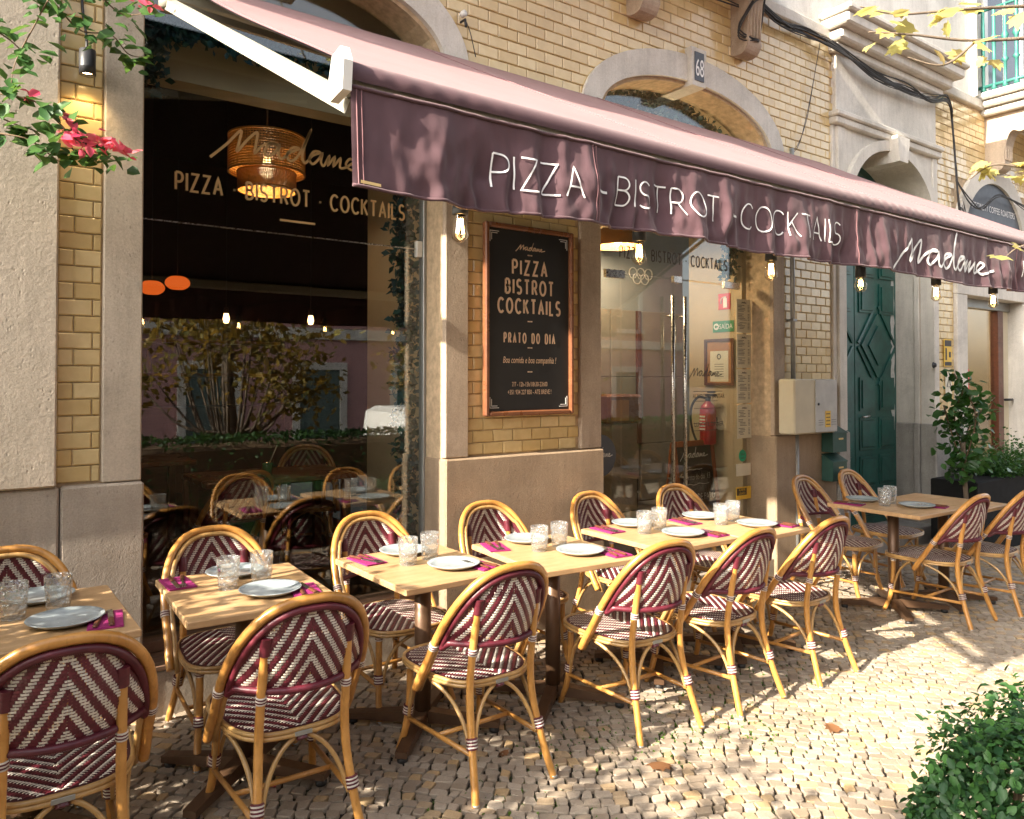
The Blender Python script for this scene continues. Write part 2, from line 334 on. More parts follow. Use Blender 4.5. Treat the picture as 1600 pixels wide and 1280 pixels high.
# ------------------------------------------------------------------ lettering
def arc(cx, cy, rx, ry, a0, a1, n=14): return [(cx + rx * math.cos(R(a0 + (a1 - a0) * i / n)), cy + ry * math.sin(R(a0 + (a1 - a0) * i / n))) for i in range(n + 1)]
bowl = lambda top, bot, w: [(0, top), (w * .5, top)] + arc(w * .5, (top + bot) / 2, w * .5, (top - bot) / 2, 90, -90)[1:] + [(0, bot)]
GL = {'I': (.0, [[(0, 0), (0, 1)]]), 'P': (.52, [[(0, 0), (0, 1)], bowl(1, .46, .52)]), 'Z': (.58, [[(0, 1), (.55, 1), (0, 0), (.58, 0)]]),
      'A': (.64, [[(0, 0), (.32, 1), (.64, 0)], [(.11, .33), (.53, .33)]]), 'B': (.54, [[(0, 0), (0, 1)], bowl(1, .53, .48), bowl(.53, 0, .54)]),
      'S': (.54, [arc(.27, .745, .25, .255, 35, 270) + arc(.27, .25, .27, .25, 90, -145)[1:]]), 'T': (.6, [[(0, 1), (.6, 1)], [(.3, 1), (.3, 0)]]),
      'R': (.56, [[(0, 0), (0, 1)], bowl(1, .46, .52), [(.27, .46), (.57, 0)]]), 'O': (.76, [arc(.38, .5, .38, .5, 0, 360, 28)]), 'C': (.66, [arc(.38, .5, .38, .5, 45, 315, 22)]),
      'K': (.56, [[(0, 0), (0, 1)], [(.52, 1), (0, .40)], [(.18, .60), (.57, 0)]]), 'L': (.45, [[(0, 1), (0, 0), (.45, 0)]]), 'D': (.6, [[(0, 0), (0, 1)], bowl(1, 0, .62)]),
      'F': (.45, [[(0, 0), (0, 1), (.45, 1)], [(0, .52), (.4, .52)]]), '-': (.3, [[(.0, .40), (.3, .40)]]), '.': (.1, [[(.0, .42), (.1, .42)], [(.05, .36), (.05, .48)]]), ' ': (.3, [])}
MADAME = [(0, 0), (.9, 1.3), (1.7, 2.65), (1.62, 1.7), (1.5, .85), (2.1, 2.0), (2.65, 2.75), (2.6, 1.8), (2.52, .95), (2.9, 1.6), (3.35, 2.0), (3.9, 2.05), (3.5, 2.1), (3.1, 1.3), (3.3, .85), (3.75, 1.4), (4.0, 2.0), (3.92, 1.2), (4.15, .85),
          (4.6, 1.5), (5.2, 2.0), (4.8, 2.0), (4.45, 1.25), (4.7, .8), (5.2, 1.5), (5.95, 3.9), (5.6, 2.6), (5.4, 1.4), (5.6, .85), (6.05, 1.6), (6.55, 2.0), (6.15, 2.0), (5.85, 1.25), (6.1, .88), (6.5, 1.5), (6.68, 1.95), (6.6, 1.15), (6.8, .9),
          (7.15, 1.85), (7.05, 1.0), (7.5, 1.85), (7.42, 1.0), (7.88, 1.8), (7.85, 1.0), (8.15, 1.0), (8.55, 1.4), (8.8, 1.75), (8.5, 1.9), (8.25, 1.35), (8.6, .92), (9.2, 1.1), (9.9, 1.35)]
def ribbon(mb, pts, w, f, step):
    P = [Vector((p[0], p[1])) for p in pts]; Q = [P[0]]
    for a, b in zip(P[:-1], P[1:]):
        k = max(1, int((b - a).length / step))
        for i in range(1, k + 1): Q.append(a.lerp(b, i / k))
    closed = (Q[0] - Q[-1]).length < 1e-6; vs = []; n = len(Q)
    for i in range(n):
        a = Q[i - 1] if i else (Q[-2] if closed else Q[0]); b = Q[i + 1] if i < n - 1 else (Q[1] if closed else Q[-1])
        d1 = (Q[i] - a); d2 = (b - Q[i]); d1 = d1.normalized() if d1.length > 1e-9 else d2.normalized(); d2 = d2.normalized() if d2.length > 1e-9 else d1
        t = (d1 + d2); t = t.normalized() if t.length > .2 else d1; nn = Vector((-t.y, t.x)); k = min(1.6, 1 / max(.5, nn.dot(Vector((-d1.y, d1.x)))))
        for sg in (1, -1): q = Q[i] + nn * (sg * w * .5 * k); vs.append(f(q.x, q.y))
    mb.add(vs, [(2 * i, 2 * i + 1, 2 * i + 3, 2 * i + 2) for i in range(n - 1)])
def text_width(s, h, cond, track): return sum(GL[c][0] * h * cond + track for c in s) - track
def stroke_text(mb, s, x, z, h, w, f, cond=1., track=.02, step=.02, fit=None):
    if fit: k = fit / text_width(s, h, cond, track); cond *= k; track *= k
    for c in s:
        for pl in GL[c][1]: ribbon(mb, [(x + px * h * cond, z + pz * h) for px, pz in pl], w, f, step)
        x += GL[c][0] * h * cond + track
    return x
def word_parts(s, x, z, h, w, f, cond, track, step, fit, name, mat, parent):
    k = fit / text_width(s, h, cond, track); cond *= k; track *= k
    for wd in s.split(' '):
        mb = MB(); x2 = stroke_text(mb, wd, x, z, h, w, f, cond, track, step); mb.build(name, mat, parent); x = x2 + GL[' '][0] * h * cond + track
def script_text(mb, x, z, wid, hei, w, f, step=.02, pts=MADAME):
    ribbon(mb, [(p.x, p.y) for p in smooth_path([(x + a / 9.9 * wid, z + b / 3.9 * hei, 0) for a, b in pts], 5)], w, f, step)
def font_mesh(s, size, mat, align='CENTER', sx=1., offset=0., shear=0., ext=.0):
    cu = bpy.data.curves.new('t', 'FONT'); cu.body = s; cu.size = size; cu.align_x = align; cu.offset = offset; cu.shear = shear; cu.extrude = ext; cu.resolution_u = 3
    o = bpy.data.objects.new('t', cu); COL.objects.link(o); dg = bpy.context.evaluated_depsgraph_get(); dg.update()
    me = bpy.data.meshes.new_from_object(o.evaluated_get(dg)); bpy.data.objects.remove(o); bpy.data.curves.remove(cu)
    me.materials.clear(); me.materials.append(MATS[mat]); me.transform(Matrix.Diagonal((sx, 1, 1, 1))); return me
def font_on(name, s, size, mat, loc, parent, rot=(R(90), 0, 0), **k):
    me = font_mesh(s, size, mat, **k); me.name = name; o = link(name, me, parent); o.location = loc; o.rotation_euler = rot; return o
# ================================================================== GROUND
def ground_sheet(name, x0, x1, y0, y1, dz, mat, parent=None, kind='structure'):
    return MB().add([(x, y, g(x) + dz) for x, y in ((x0, y0), (x1, y0), (x1, y1), (x0, y1))], [(0, 1, 2, 3)]).build(name, mat, parent, kind)
PX0, PX1, PY0, PY1 = -.9, 9.6, -3.7, -.03
pave = ground_sheet('pavement', PX0, PX1, PY0, PY1, -.017, 'joint')
far = MB()
for (a, b, c, d) in ((-60, PX0, -4.6, .0), (PX1, 60, -4.6, .0), (PX0, PX1, -4.6, PY0)):
    far.add([(x, y, g(x) - .002) for x, y in ((a, c), (b, c), (b, d), (a, d))], [(0, 1, 2, 3)])
far.build('outer_pavement', 'paving_far', None, 'structure')
ground_sheet('verge', -60, 60, -6.2, -4.6, -.02, 'joint')
MB().add([(-60, -6.2, g(-60) - .02), (60, -6.2, g(60) - .02), (60, -7., -.85), (-60, -7., -.1)], [(0, 3, 2, 1)]).build('bank', 'joint', None, 'structure')
MB().add([(-200, -200, -.95), (200, -200, -.95), (200, -6.9, -.95), (-200, -6.9, -.95)], [(0, 1, 2, 3)]).build('road', 'asphalt', None, 'structure')

# setts laid in wandering rows
def sett(cx, cy, ux, uy, l, w):
    """rounded sett, corners jittered"""
    vx, vy = -uy, ux; c = .26; pts = []
    J = [(random.uniform(-.15, .15) * w, random.uniform(-.13, .13) * w) for _ in range(4)]
    for k, (sx, sy) in enumerate(((-1, -1), (1, -1), (1, 1), (-1, 1))):
        px, py = sx * l / 2 + J[k][0], sy * w / 2 + J[k][1]; cut = w * random.uniform(.05, .20)
        a = (px - sx * cut, py); b = (px, py - sy * cut)
        pts += [a, b] if sx * sy < 0 else [b, a]
    h = random.uniform(-.004, .004); tx, ty = random.uniform(-.035, .035), random.uniform(-.035, .035); V = []
    for sc, dz in ((.93, .0004), (.99, -.0024), (1.0, -.024)):
        for a, b in pts:
            a, b = a * sc, b * sc; x = cx + ux * a + vx * b; y = cy + uy * a + vy * b; V.append((x, y, g(x) + h + dz + tx * a + ty * b))
    F = [tuple(range(8))] + [(8 * k + i, 8 * k + 8 + i, 8 * k + 8 + (i + 1) % 8, 8 * k + (i + 1) % 8) for k in (0, 1) for i in range(8)]
    return V, F
setts = []; A = R(-38); ca, sa = math.cos(A), math.sin(A)
def warp(u, v): return u, v + .055 * math.sin(u * 2.1 + .6 * math.sin(v * 1.3)) + .03 * math.sin(u * 4.3 + v * 2.2) + .02 * math.sin(u * .7 - v)
v = -8.
while v < 8:
    pitch = random.uniform(.047, .056); u = -6 + random.uniform(0, .06)
    while u < 14:
        l = random.uniform(.044, .076); uu, vv = warp(u + l / 2, v); x, y = ca * uu - sa * vv, sa * uu + ca * vv
        if PX0 < x < PX1 and PY0 < y < PY1:
            u2, v2 = warp(u + l / 2 + .02, v); dx, dy = ca * (u2 - uu) - sa * (v2 - vv), sa * (u2 - uu) + ca * (v2 - vv); q = math.hypot(dx, dy)
            setts.append((x, y, *sett(x, y, dx / q, dy / q, l - .0070, pitch - .0070)))
        u += l
    v += pitch
def seen(x, y):
    dx, dy = x, y + 4; s_, c_ = math.sin(R(36.1)), math.cos(R(36.1)); zc = dx * s_ + dy * c_; xc = dx * c_ - dy * s_
    return zc > .3 and abs(xc / zc) < .66 and 1.6 / zc < .59 and not (x > 2.4 and y < -2.7)
order = sorted(range(len(setts)), key=lambda i: (0 if seen(setts[i][0], setts[i][1]) else 1, setts[i][0] ** 2 + (setts[i][1] + 4) ** 2))
for i in order[:300]:
    MB().add(setts[i][2], setts[i][3]).build('cobblestone', 'cobble', pave)
mb = MB()
for i in order[300:]: mb.add(setts[i][2], setts[i][3])
mb.build('cobblestones', 'cobble', pave, 'stuff')
# moss and grass blades between the setts
P = []
while len(P) < 9000:
    x = random.uniform(.8, 6.5); y = random.uniform(-3.6, -1.2)
    n_ = math.sin(x * 1.7 + y * 2.3) + math.sin(x * .9 - y * 3.1 + 1) + .6 * math.sin(x * 5 + y * 4)
    if n_ > random.uniform(.2, 1.4): P.append((x, y, g(x) - .012))
gm = leaves_mesh('moss', 'grass', P, .019, 'x', None, 0., -1.)
tag(link('moss', gm, None, 'stuff'), 'tiny green moss and grass blades in the paving joints', 'moss')

# ================================================================== BUILDING
bld = thing('tiled_building', 'yellow glazed brick building with pale stone arches, doorways and plinth', 'building')
ZT = 4.72
door_c, door_h, win_c, win_h = 4.648, .985, 1.567, .83
def arch_z(x, c, h, zs, rise): t = max(0., 1 - ((x - c) / h) ** 2); return zs + rise * math.sqrt(t)
OPEN = [(win_c - win_h, win_c + win_h, win_c, win_h, 3.46, .42), (door_c - door_h, door_c + door_h, door_c, door_h, 3.46, .42), (6.70, 7.76, 7.23, .53, 3.10, .53), (9.18, 10.72, 9.95, .77, 2.55, 0)]
OPEN[2] = (6.73, 8.41, 7.57, .84, 3.2, .70)
wl = MB(); xs = [-8.]
def wall_strip(x0, x1, z0, z1): wl.box(x0, x1, .0, .24, z0, z1)
edges = [-8.]
for (a, b, c, h, zs, rs) in OPEN:
    wall_strip(edges[-1], a, -.3, ZT); K = 20
    for k in range(K):
        xa, xb = a + (b - a) * k / K, a + (b - a) * (k + 1) / K; za, zb = arch_z(xa, c, h, zs, rs), arch_z(xb, c, h, zs, rs)
        wl.add([(xa, 0, za), (xb, 0, zb), (xb, 0, ZT), (xa, 0, ZT), (xa, .24, za), (xb, .24, zb), (xb, .24, ZT), (xa, .24, ZT)], [(0, 1, 2, 3), (7, 6, 5, 4), (0, 4, 5, 1)])
    edges.append(b)
wall_strip(edges[-1], 16, -.3, ZT)
wall = wl.build('wall', 'mortar', bld)
MB().box(-8, 16, .02, .25, ZT, 9).build('upper_wall', 'plaster_white', bld)

# glazed bricks
def in_stone(x, z):
    if x < .385 or .565 < x < .735: return True
    if z < 1.13: return True
    for (a, b, c, h, zs, rs), t in zip(OPEN[:2], (.18, .18)):
        if a - t < x < b + t:
            if z < zs: return True
            q = ((x - c) / (h + t * .55)) ** 2 + ((z - zs) / (rs + .12)) ** 2
            if q < 1: return True
    if 6.54 < x < 8.50: return True
    if x > 8.94 and z < 3.85: return True
    return False
TL, TH = .1525, .0757; bricks = []
row = 0; z = 1.132
SEG = [(.387, .563), (2.567, 3.473), (5.795, 6.535), (8.505, 8.935)]
def brick_row(x0, x1, z, row, off=0.):
    x = x0 - ((row % 2) * .5 + off) * TL
    while x < x1:
        a, b = max(x, x0), min(x + TL, x1)
        if b - a > .022: bricks.append((a + .0022, b - .0022, z + .0022, z + TH - .0022))
        x += TL
while z < ZT - .04:
    if z < 3.46:
        for s_ in SEG: brick_row(*s_, z, row, .08 if s_[0] < 1 else .2)
    else:
        x = -2 + (row % 2) * TL * .5
        brick_row(.387, .563, z, row, .08)
        while x < 13:
            a, b = x, x + TL; mid = (a + b) / 2
            if mid > .74 and not in_stone(mid, z + TH / 2): bricks.append((a + .0022, b - .0022, z + .0022, z + TH - .0022))
            x += TL
    z += TH; row += 1
def brick_geo(w, h):
    b = .005; d = .010; r_ = lambda i, y: [(-w / 2 + i, y, -h / 2 + i), (w / 2 - i, y, -h / 2 + i), (w / 2 - i, y, h / 2 - i), (-w / 2 + i, y, h / 2 - i)]
    V = r_(0, -.001) + r_(0, -d * .55) + r_(b, -d); F = [(8, 9, 10, 11)] + [(4 * k + i, 4 * k + (i + 1) % 4, 4 * k + 4 + (i + 1) % 4, 4 * k + 4 + i) for k in (0, 1) for i in range(4)]
    return V, F
def bkey(b):
    x, z = (b[0] + b[1]) / 2, (b[2] + b[3]) / 2; hid = 3.3 > z > 3.05 or (1 < x < 6 and z < 3.5 and not (2.5 < x < 3.5 and z < 2.75) and not (5.7 < x < 6.6 and z < 2.6))
    return (hid, x * x + 16)
bricks.sort(key=bkey); cache = {}
for (a, b, c, d) in bricks[:300]:
    k = (round(b - a, 3), round(d - c, 3))
    if k not in cache: cache[k] = MB().add(*brick_geo(*k)).mesh('glazed_brick', 'tile_yellow')
    o = link('glazed_brick', cache[k], wall); o.location = ((a + b) / 2, random.uniform(-.0015, .0005), (c + d) / 2); o.rotation_euler = (random.uniform(-.012, .012), 0, random.uniform(-.012, .012))
mb = MB()
for (a, b, c, d) in bricks[300:]:
    V, F = brick_geo(b - a, d - c); dy = random.uniform(-.0015, .0005); tz, tx = random.uniform(-.012, .012), random.uniform(-.015, .015)
    mb.add([(x + (a + b) / 2, y + dy + x * tz + zz * tx, zz + (c + d) / 2) for x, y, zz in V], F)
mb.build('glazed_bricks', 'tile_yellow', wall, 'stuff')

# stone dressings
def part(name, mat, *boxes, bev=.006, parent=None):
    mb = MB()
    for b in boxes: mb.box(*b, bev=bev)
    return mb.build(name, mat, parent or bld)
part('pilaster', 'stone_pale', (-1.2, .383, -.075, .01, 1.126, 5.2), bev=.008)
part('jamb', 'stone_pale', (.567, .733, -.035, .25, 1.126, 3.5))
part('jamb', 'stone_warm', (2.398, 2.563, -.035, .25, 1.126, 3.5)); part('jamb', 'stone_warm', (3.477, 3.662, -.035, .25, 1.126, 3.5)); part('jamb', 'stone_warm', (5.634, 5.79, -.035, .25, 1.126, 3.5))
def plinth(x0, x1, z1=1.122, y=-.055, mat='stone_plinth'): part('plinth_block', mat, (x0, x1, y, .25, -.25, z1), bev=.01)
plinth(-1.3, .397); plinth(.402, .742); plinth(2.388, 3.668, mat='plinth_bounce'); plinth(5.628, 6.54, mat='plinth_bounce'); 
def arch_part(name, mat, c, h, zs, rs, t, y0=-.035, y1=.25, a0=0, a1=180, n=18, ty=None):
    mb = MB(); V = []; ty = ty or t
    for i in range(n + 1):
        a = R(a0 + (a1 - a0) * i / n); cs, sn = math.cos(a), math.sin(a)
        for y in (y0, y1): V += [(c + h * cs, y, zs + rs * sn), (c + (h + t) * cs, y, zs + (rs + ty) * sn)]
    F = []
    for i in range(n):
        p, q = 4 * i, 4 * i + 4
        F += [(p, p + 1, q + 1, q), (p + 2, q + 2, q + 3, p + 3), (p, q, q + 2, p + 2), (p + 1, p + 3, q + 3, q + 1)]
    F += [(0, 2, 3, 1), (4 * n, 4 * n + 1, 4 * n + 3, 4 * n + 2)]
    mb.add(V, F); return mb.build(name, mat, bld)
for (c, h) in ((win_c, win_h), (door_c, door_h)):
    arch_part('arch_stone', 'stone_white', c, h, 3.502, .40, .17, a0=0, a1=85.8, ty=.20); arch_part('arch_stone', 'stone_white', c, h, 3.502, .40, .17, a0=94.2, a1=180, ty=.20)
    k = MB().prism([(c - .075, 3.86), (c + .075, 3.86), (c + .088, 4.155), (c - .088, 4.155)], -.075, .25).build('keystone', 'stone_white', bld)
    if c == door_c:
        pl = MB().box(c - .052, c + .052, -.082, -.0752, 3.90, 4.12).build('number_plate', 'sign_slate', k)
        font_on('number', '68', .19, 'letter_white', (c, -.084, 3.935), pl, sx=.52, ext=.001)
# string course
part('string_course', 'stone_white', (-8, 6.5, -.05, .02, ZT, 4.83), (6.5, 16, -.05, .02, ZT + .003, 4.83), bev=.012)

# ---- green doorway surround
part('door_pilaster', 'stone_white', (6.545, 6.60, -.03, .25, 1.126, 3.95), (6.60, 6.728, -.055, .42, 1.126, 3.95))
part('door_pilaster', 'stone_white', (8.403, 8.52, .16, .42, 1.126, 3.95), (8.385, 8.50, .10, .155, 1.126, 3.95), (8.40, 8.50, -.055, .095, 1.126, 3.95))
part('plinth_block', 'stone_grey', (6.545, 6.738, -.075, .42, -.3, 1.12), bev=.01); part('plinth_block', 'stone_grey', (8.39, 8.52, .17, .42, -.3, 1.13), (8.37, 8.50, .10, .165, -.3, 1.133), (8.38, 8.502, -.075, .095, -.3, 1.131), bev=.01); part('plinth_block', 'stone_grey', (8.505, 9.0, -.055, .3, -.3, 1.13), bev=.01)
# spandrel between the arch and the entablature
mb = MB(); K = 24; c, h, zs, rs = 7.57, .84, 3.2, .70
for k in range(K):
    xa, xb = 6.73 + 1.68 * k / K, 6.73 + 1.68 * (k + 1) / K; za, zb = arch_z(xa, c, h, zs, rs), arch_z(xb, c, h, zs, rs)
    mb.add([(xa, -.04, za), (xb, -.04, zb), (xb, -.04, 3.95), (xa, -.04, 3.95), (xa, .42, za), (xb, .42, zb)], [(0, 1, 2, 3), (0, 4, 5, 1)])
mb.build('spandrel', 'stone_white', bld)
arch_part('door_arch', 'stone_white', 7.57, .80, 3.2, .66, .10, -.085, .42, n=28)
MB().prism([(7.49, 3.74), (7.65, 3.74), (7.69, 3.99), (7.45, 3.99)], -.17, .2).build('keystone', 'stone_white', bld)
part('moulding', 'stone_white', (6.53, 8.53, -.09, .02, 3.952, 4.02), (6.52, 8.54, -.115, .02, 4.02, 4.075), bev=.012)
part('door_panel', 'stone_white', (6.58, 8.48, -.05, .02, 4.078, 4.62), bev=.006)
part('cornice', 'stone_white', (6.52, 8.56, -.10, .02, 4.62, 4.70), (6.49, 8.62, -.17, .02, 4.70, 4.80), (6.44, 8.70, -.26, .02, 4.80, 4.90), (6.41, 8.74, -.30, .02, 4.90, 4.96), bev=.015)
# ---- coffee shop doorway surround
part('shop_surround', 'stone_white', (8.945, 9.19, -.045, .25, -.3, 2.545), (10.71, 11.0, -.045, .25, -.3, 2.545), (8.945, 11.0, -.047, .25, 2.547, 2.82))
arch_part('shop_arch', 'stone_white', 9.95, .82, 3.10, .80, .19, -.045, .24, n=28)
part('shop_surround', 'stone_white', (8.945, 9.125, -.043, .2, 2.823, 3.10), (10.775, 10.96, -.043, .2, 2.823, 3.10))
mb = MB(); mb.add([(9.95, -.015, 3.1)] + [(9.95 + .825 * math.cos(PI * i / 28), -.015, 3.1 + .81 * math.sin(PI * i / 28)) for i in range(29)] + [(9.125, -.015, 2.82), (10.775, -.015, 2.82)], [(0, i, i + 1) for i in range(1, 29)] + [(30, 31, 1, 0), (29, 30, 0)])
sg = mb.build('shop_sign_panel', 'black_metal', bld); MATS['black_metal']
sg.data.materials[0] = MATS['sign_slate']
font_on('sign_lettering', 'SPECIALITY COFFEE ROASTERS', .105, 'letter_white', (9.95, -.02, 3.56), sg, sx=.80)
# ---- corbels with scroll profile and the balcony above
def corbel(x, y_out, z0, z1, w):
    pr = [(0, z1), (-y_out, z1), (-y_out - .02, z1 - .08), (-y_out + .02, z1 - .17), (-y_out * .72, z1 - .25), (-y_out * .55, z1 - .22), (-y_out * .45, z1 - .30), (-y_out * .38, z0 + .16), (-y_out * .40, z0 + .08), (-y_out * .30, z0 + .01), (-y_out * .12, z0), (0, z0 + .03)]
    pr = [(p.x, p.y) for p in smooth_path([(a, b, 0) for a, b in pr], 3)]; mb = MB().prism(pr, x - w / 2, x + w / 2, 0, 'x')
    cb = mb.build('corbel', 'stone_warm', bld)
    for sx in (-1, 1):
        MB().tube([(x + sx * (w / 2 + .004), -y_out + .07 + .06 * math.cos(t) * (1 - t / 14), z1 - .10 + .06 * math.sin(t) * (1 - t / 14)) for t in [i * .4 for i in range(30)]], .007, 5).build('corbel_scroll', 'stone_warm', cb)
    for k in range(4): MB().box(x - w / 2 + .025 + k * (w - .05) / 3 - .008, x - w / 2 + .025 + k * (w - .05) / 3 + .008, -y_out * .40 - .012, -y_out * .3, z0 + .12, z0 + .42, bev=.005).build('corbel_rib', 'stone_warm', cb)
    return cb
corbel(4.02, .46, 4.22, 5.0, .17); corbel(5.20, .46, 4.22, 5.0, .17)
part('balcony_slab', 'stone_white', (-1.9, 5.55, -1.10, .02, 5.0, 5.1), (-1.85, 5.5, -1.03, .02, 4.97, 5.0), bev=.02)  # unseen; stretched beyond its corbels and deepened to shade the awning top
# right-hand balcony with railing and window
rb = part('balcony_slab', 'stone_white', (9.55, 14, -.80, .02, 4.82, 4.90), (9.60, 14, -.74, .02, 4.74, 4.82), (9.66, 14, -.66, .02, 4.66, 4.74), bev=.02)
corbel(9.85, .55, 4.0, 4.66, .2); corbel(11.3, .55, 4.0, 4.66, .2)
mb = MB(); mb.tube([(9.62, -.74, 4.97), (14, -.74, 4.97)], .024, 6); mb.tube([(9.62, -.74, 5.86), (14, -.74, 5.86)], .02, 6); mb.tube([(9.62, -.74, 4.97), (9.62, 0, 4.97)], .02, 6); mb.tube([(9.62, -.74, 5.86), (9.62, 0, 5.86)], .016, 6); mb.tube([(9.62, -.74, 4.90), (9.62, -.74, 5.92)], .018, 6)
rail = mb.build('balcony_railing', 'rail_green', rb)
for k in range(17):
    x, yb = (9.78 + k * .17, -.74) if k < 11 else (9.62, -.63 + (k - 11) * .115)
    MB().lathe([(.0, 4.90), (.034, 4.93), (.016, 4.98), (.018, 5.2), (.04, 5.23), (.018, 5.26), (.02, 5.45), (.042, 5.5), (.02, 5.55), (.018, 5.86)], (x, yb, 0), 8).build('baluster', 'rail_green', rail)
bw = part('balcony_window', 'white_plastic', (9.75, 9.85, -.02, .02, 4.98, 7.2), (10.75, 10.85, -.02, .02, 4.98, 7.2), (10.26, 10.34, -.02, .02, 4.98, 7.2), bev=.01)
MB().box(9.85, 10.75, -.012, -.008, 4.98, 7.2).build('pane', 'van_glass', bw)
part('downpipe_joint', 'stone_white', (9.42, 9.45, -.07, .02, 4.83, 7), bev=.005)

# ---- green door
gd = thing('green_door', 'dark green panelled double door with diamond panels and peeling white strip', 'door', (7.57, .36, 0))
def raised(mb, x0, x1, z0, z1, y=0., d=.022, b=.03):
    mb.box(x0, x1, y - d * .5, y, z0, z1, bev=.004); mb.box(x0 + b, x1 - b, y - d, y - d * .5, z0 + b, z1 - b, bev=.008)
for sx in (-1, 1):
    lf = MB().box(sx * .006, sx * .835, 0, .05, .08, 3.2, bev=.004).build('door_leaf', 'green_door', gd); cx = sx * .42
    for (z0, z1) in ((.16, .42), (.48, .80), (.86, 1.20)):
        for q in (-1, 1): mb = MB(); raised(mb, cx + q * .19 - 0.155, cx + q * .19 + 0.155, z0, z1); mb.build('panel', 'green_door', lf)
    for (z0, z1) in ((1.27, 1.62), (2.30, 2.62), (2.68, 3.05)):
        for q in (-1, 1):
            mb = MB(); mb.prism([(cx + q * .05, z0 + (.0 if z0 > 2 else .0)), (cx + q * .345, z0), (cx + q * .345, z1), (cx + q * .05, z1)], -.014, 0); mb.prism([(cx + q * .085, z0 + .03), (cx + q * .31, z0 + .03), (cx + q * .31, z1 - .03), (cx + q * .085, z1 - .03)], -.026, -.012); mb.build('panel', 'green_door', lf)
    mb = MB()
    for (s0, dd) in ((1., .016), (.62, .03)):
        mb.prism([(cx, 1.96 - .34 * s0), (cx + .31 * s0, 1.96), (cx, 1.96 + .34 * s0), (cx - .31 * s0, 1.96)], -dd, -dd + .02)
    mb.build('diamond_panel', 'green_door', lf)
    mb = MB()
    for q in (-1, 1):
        for t in (-1, 1): mb.tube([(cx + q * .03, -.004, 1.96 + t * .42), (cx + q * .37, -.004, 1.96 + t * .02)], .018, 4, smooth=False)
    mb.build('diagonal_bar', 'green_door', lf)
MB().prism([(-.84, 3.21), (.84, 3.21), (.80, 3.45), (.68, 3.65), (.4, 3.84), (0, 3.92), (-.4, 3.84), (-.68, 3.65), (-.80, 3.45)], .02, .06).build('fanlight', 'green_door', gd)
MB().tube([(.55, .01, 3.24), (.42, .0, 3.6), (0, -.0, 3.78), (-.42, 0, 3.6), (-.55, .01, 3.24)], .03, 6).build('fanlight_bar', 'green_door', gd)
mb = MB(); random.seed(4); L = []; Rr = []
for k in range(26):
    zz = 1.05 + k * .073; L.append((.745 - random.uniform(0, .035), zz)); Rr.append((.785 + random.uniform(-.008, .02), zz))
mb.prism(L + Rr[::-1], -.004, -.001); mb.build('peeled_strip', 'peeled_paint', gd)
MB().tube([(.10, -.02, 1.21), (.10, -.05, 1.21), (.2, -.05, 1.22)], .011, 6).build('handle', 'steel', gd)
MB().box(-.82, .82, -.40, .06, -.25, .075, bev=.01).build('threshold', 'stone_grey', gd)

# ---- shop window of the restaurant
sw = thing('shop_window', 'large shop window with gold script lettering beside the stone pier', 'window', (win_c, .22, .3))
ox, oz = win_c, .3
def wpart(name, mat, *boxes, bev=.003, parent=None, off=(win_c, .22, .3)):
    mb = MB()
    for b in boxes: mb.box(b[0] - off[0], b[1] - off[0], b[2] - off[1], b[3] - off[1], b[4] - off[2], b[5] - off[2], bev=bev)
    return mb.build(name, mat, parent or sw)
pane = wpart('pane', 'glass', (.70, 2.43, .218, .226, .30, 2.408), bev=0); pane2 = wpart('pane', 'glass', (.70, 2.43, .218, .226, 2.414, 4.05), bev=0)
wpart('frame_post', 'grey_metal', (2.375, 2.398, .19, .25, .30, 3.9)); wpart('frame_rail', 'wood_deck', (.735, 2.395, .16, .26, .245, .30)); wpart('pane_joint', 'steel', (.735, 2.37, .214, .23, 2.4085, 2.4135), bev=0)
wpart('glass_clip', 'white_plastic', (2.335, 2.375, .2, .24, 2.36, 2.46))
mb = MB(); F = lambda x, z: (x - ox, -.006, z - oz)
word_parts('PIZZA . BISTROT . COCKTAILS', .931, 2.58, .09, .0125, F, .72, .022, .02, 1.32, 'window_lettering', 'letter_gold', sw); script_text(mb, 1.10, 2.775, .92, .25, .014, F)
mb.add([F(1.476, 2.482), F(1.68, 2.482), F(1.68, 2.494), F(1.476, 2.494)], [(0, 1, 2, 3)]); mb.build('window_lettering', 'letter_gold', sw)
MB().box(.742, 2.386, -.05, .16, -.25, .22, bev=.008).build('window_step', 'stone_plinth', bld)
for k in range(3): MB().box(.744, 2.384, -.055 + k * .072, .012 + k * .072, .2215, .245, bev=.003).build('plank', 'wood_deck', bld)

# ---- glass entrance of the restaurant
ge = thing('glass_entrance', 'frameless glass entrance doors with long steel handles under the arch', 'door', (door_c, .2, .1))
def gpart(name, mat, *boxes, bev=.002, parent=None): return wpart(name, mat, *boxes, bev=bev, parent=parent or ge, off=(door_c, .2, .1))
gpart('fixed_pane', 'glass', (3.63, 4.07, .196, .206, .10, 2.40), bev=0); d1 = gpart('door_pane', 'glass', (4.08, 4.655, .196, .206, .12, 2.395), bev=0); d2 = gpart('door_pane', 'glass', (4.665, 5.395, .196, .206, .12, 2.395), bev=0)
gpart('fixed_pane', 'glass', (5.405, 5.65, .196, .206, .10, 2.40), bev=0); tr = gpart('transom_pane', 'glass', (3.63, 5.66, .196, .206, 2.406, 4.0), bev=0)
for (a, b, c_, d_) in ((3.915, 4.11, 2.36, 2.42), (4.647, 4.742, 2.372, 2.426), (5.27, 5.475, 2.37, 2.427)): gpart('patch_fitting', 'steel', (a, b, .185, .217, c_, d_))
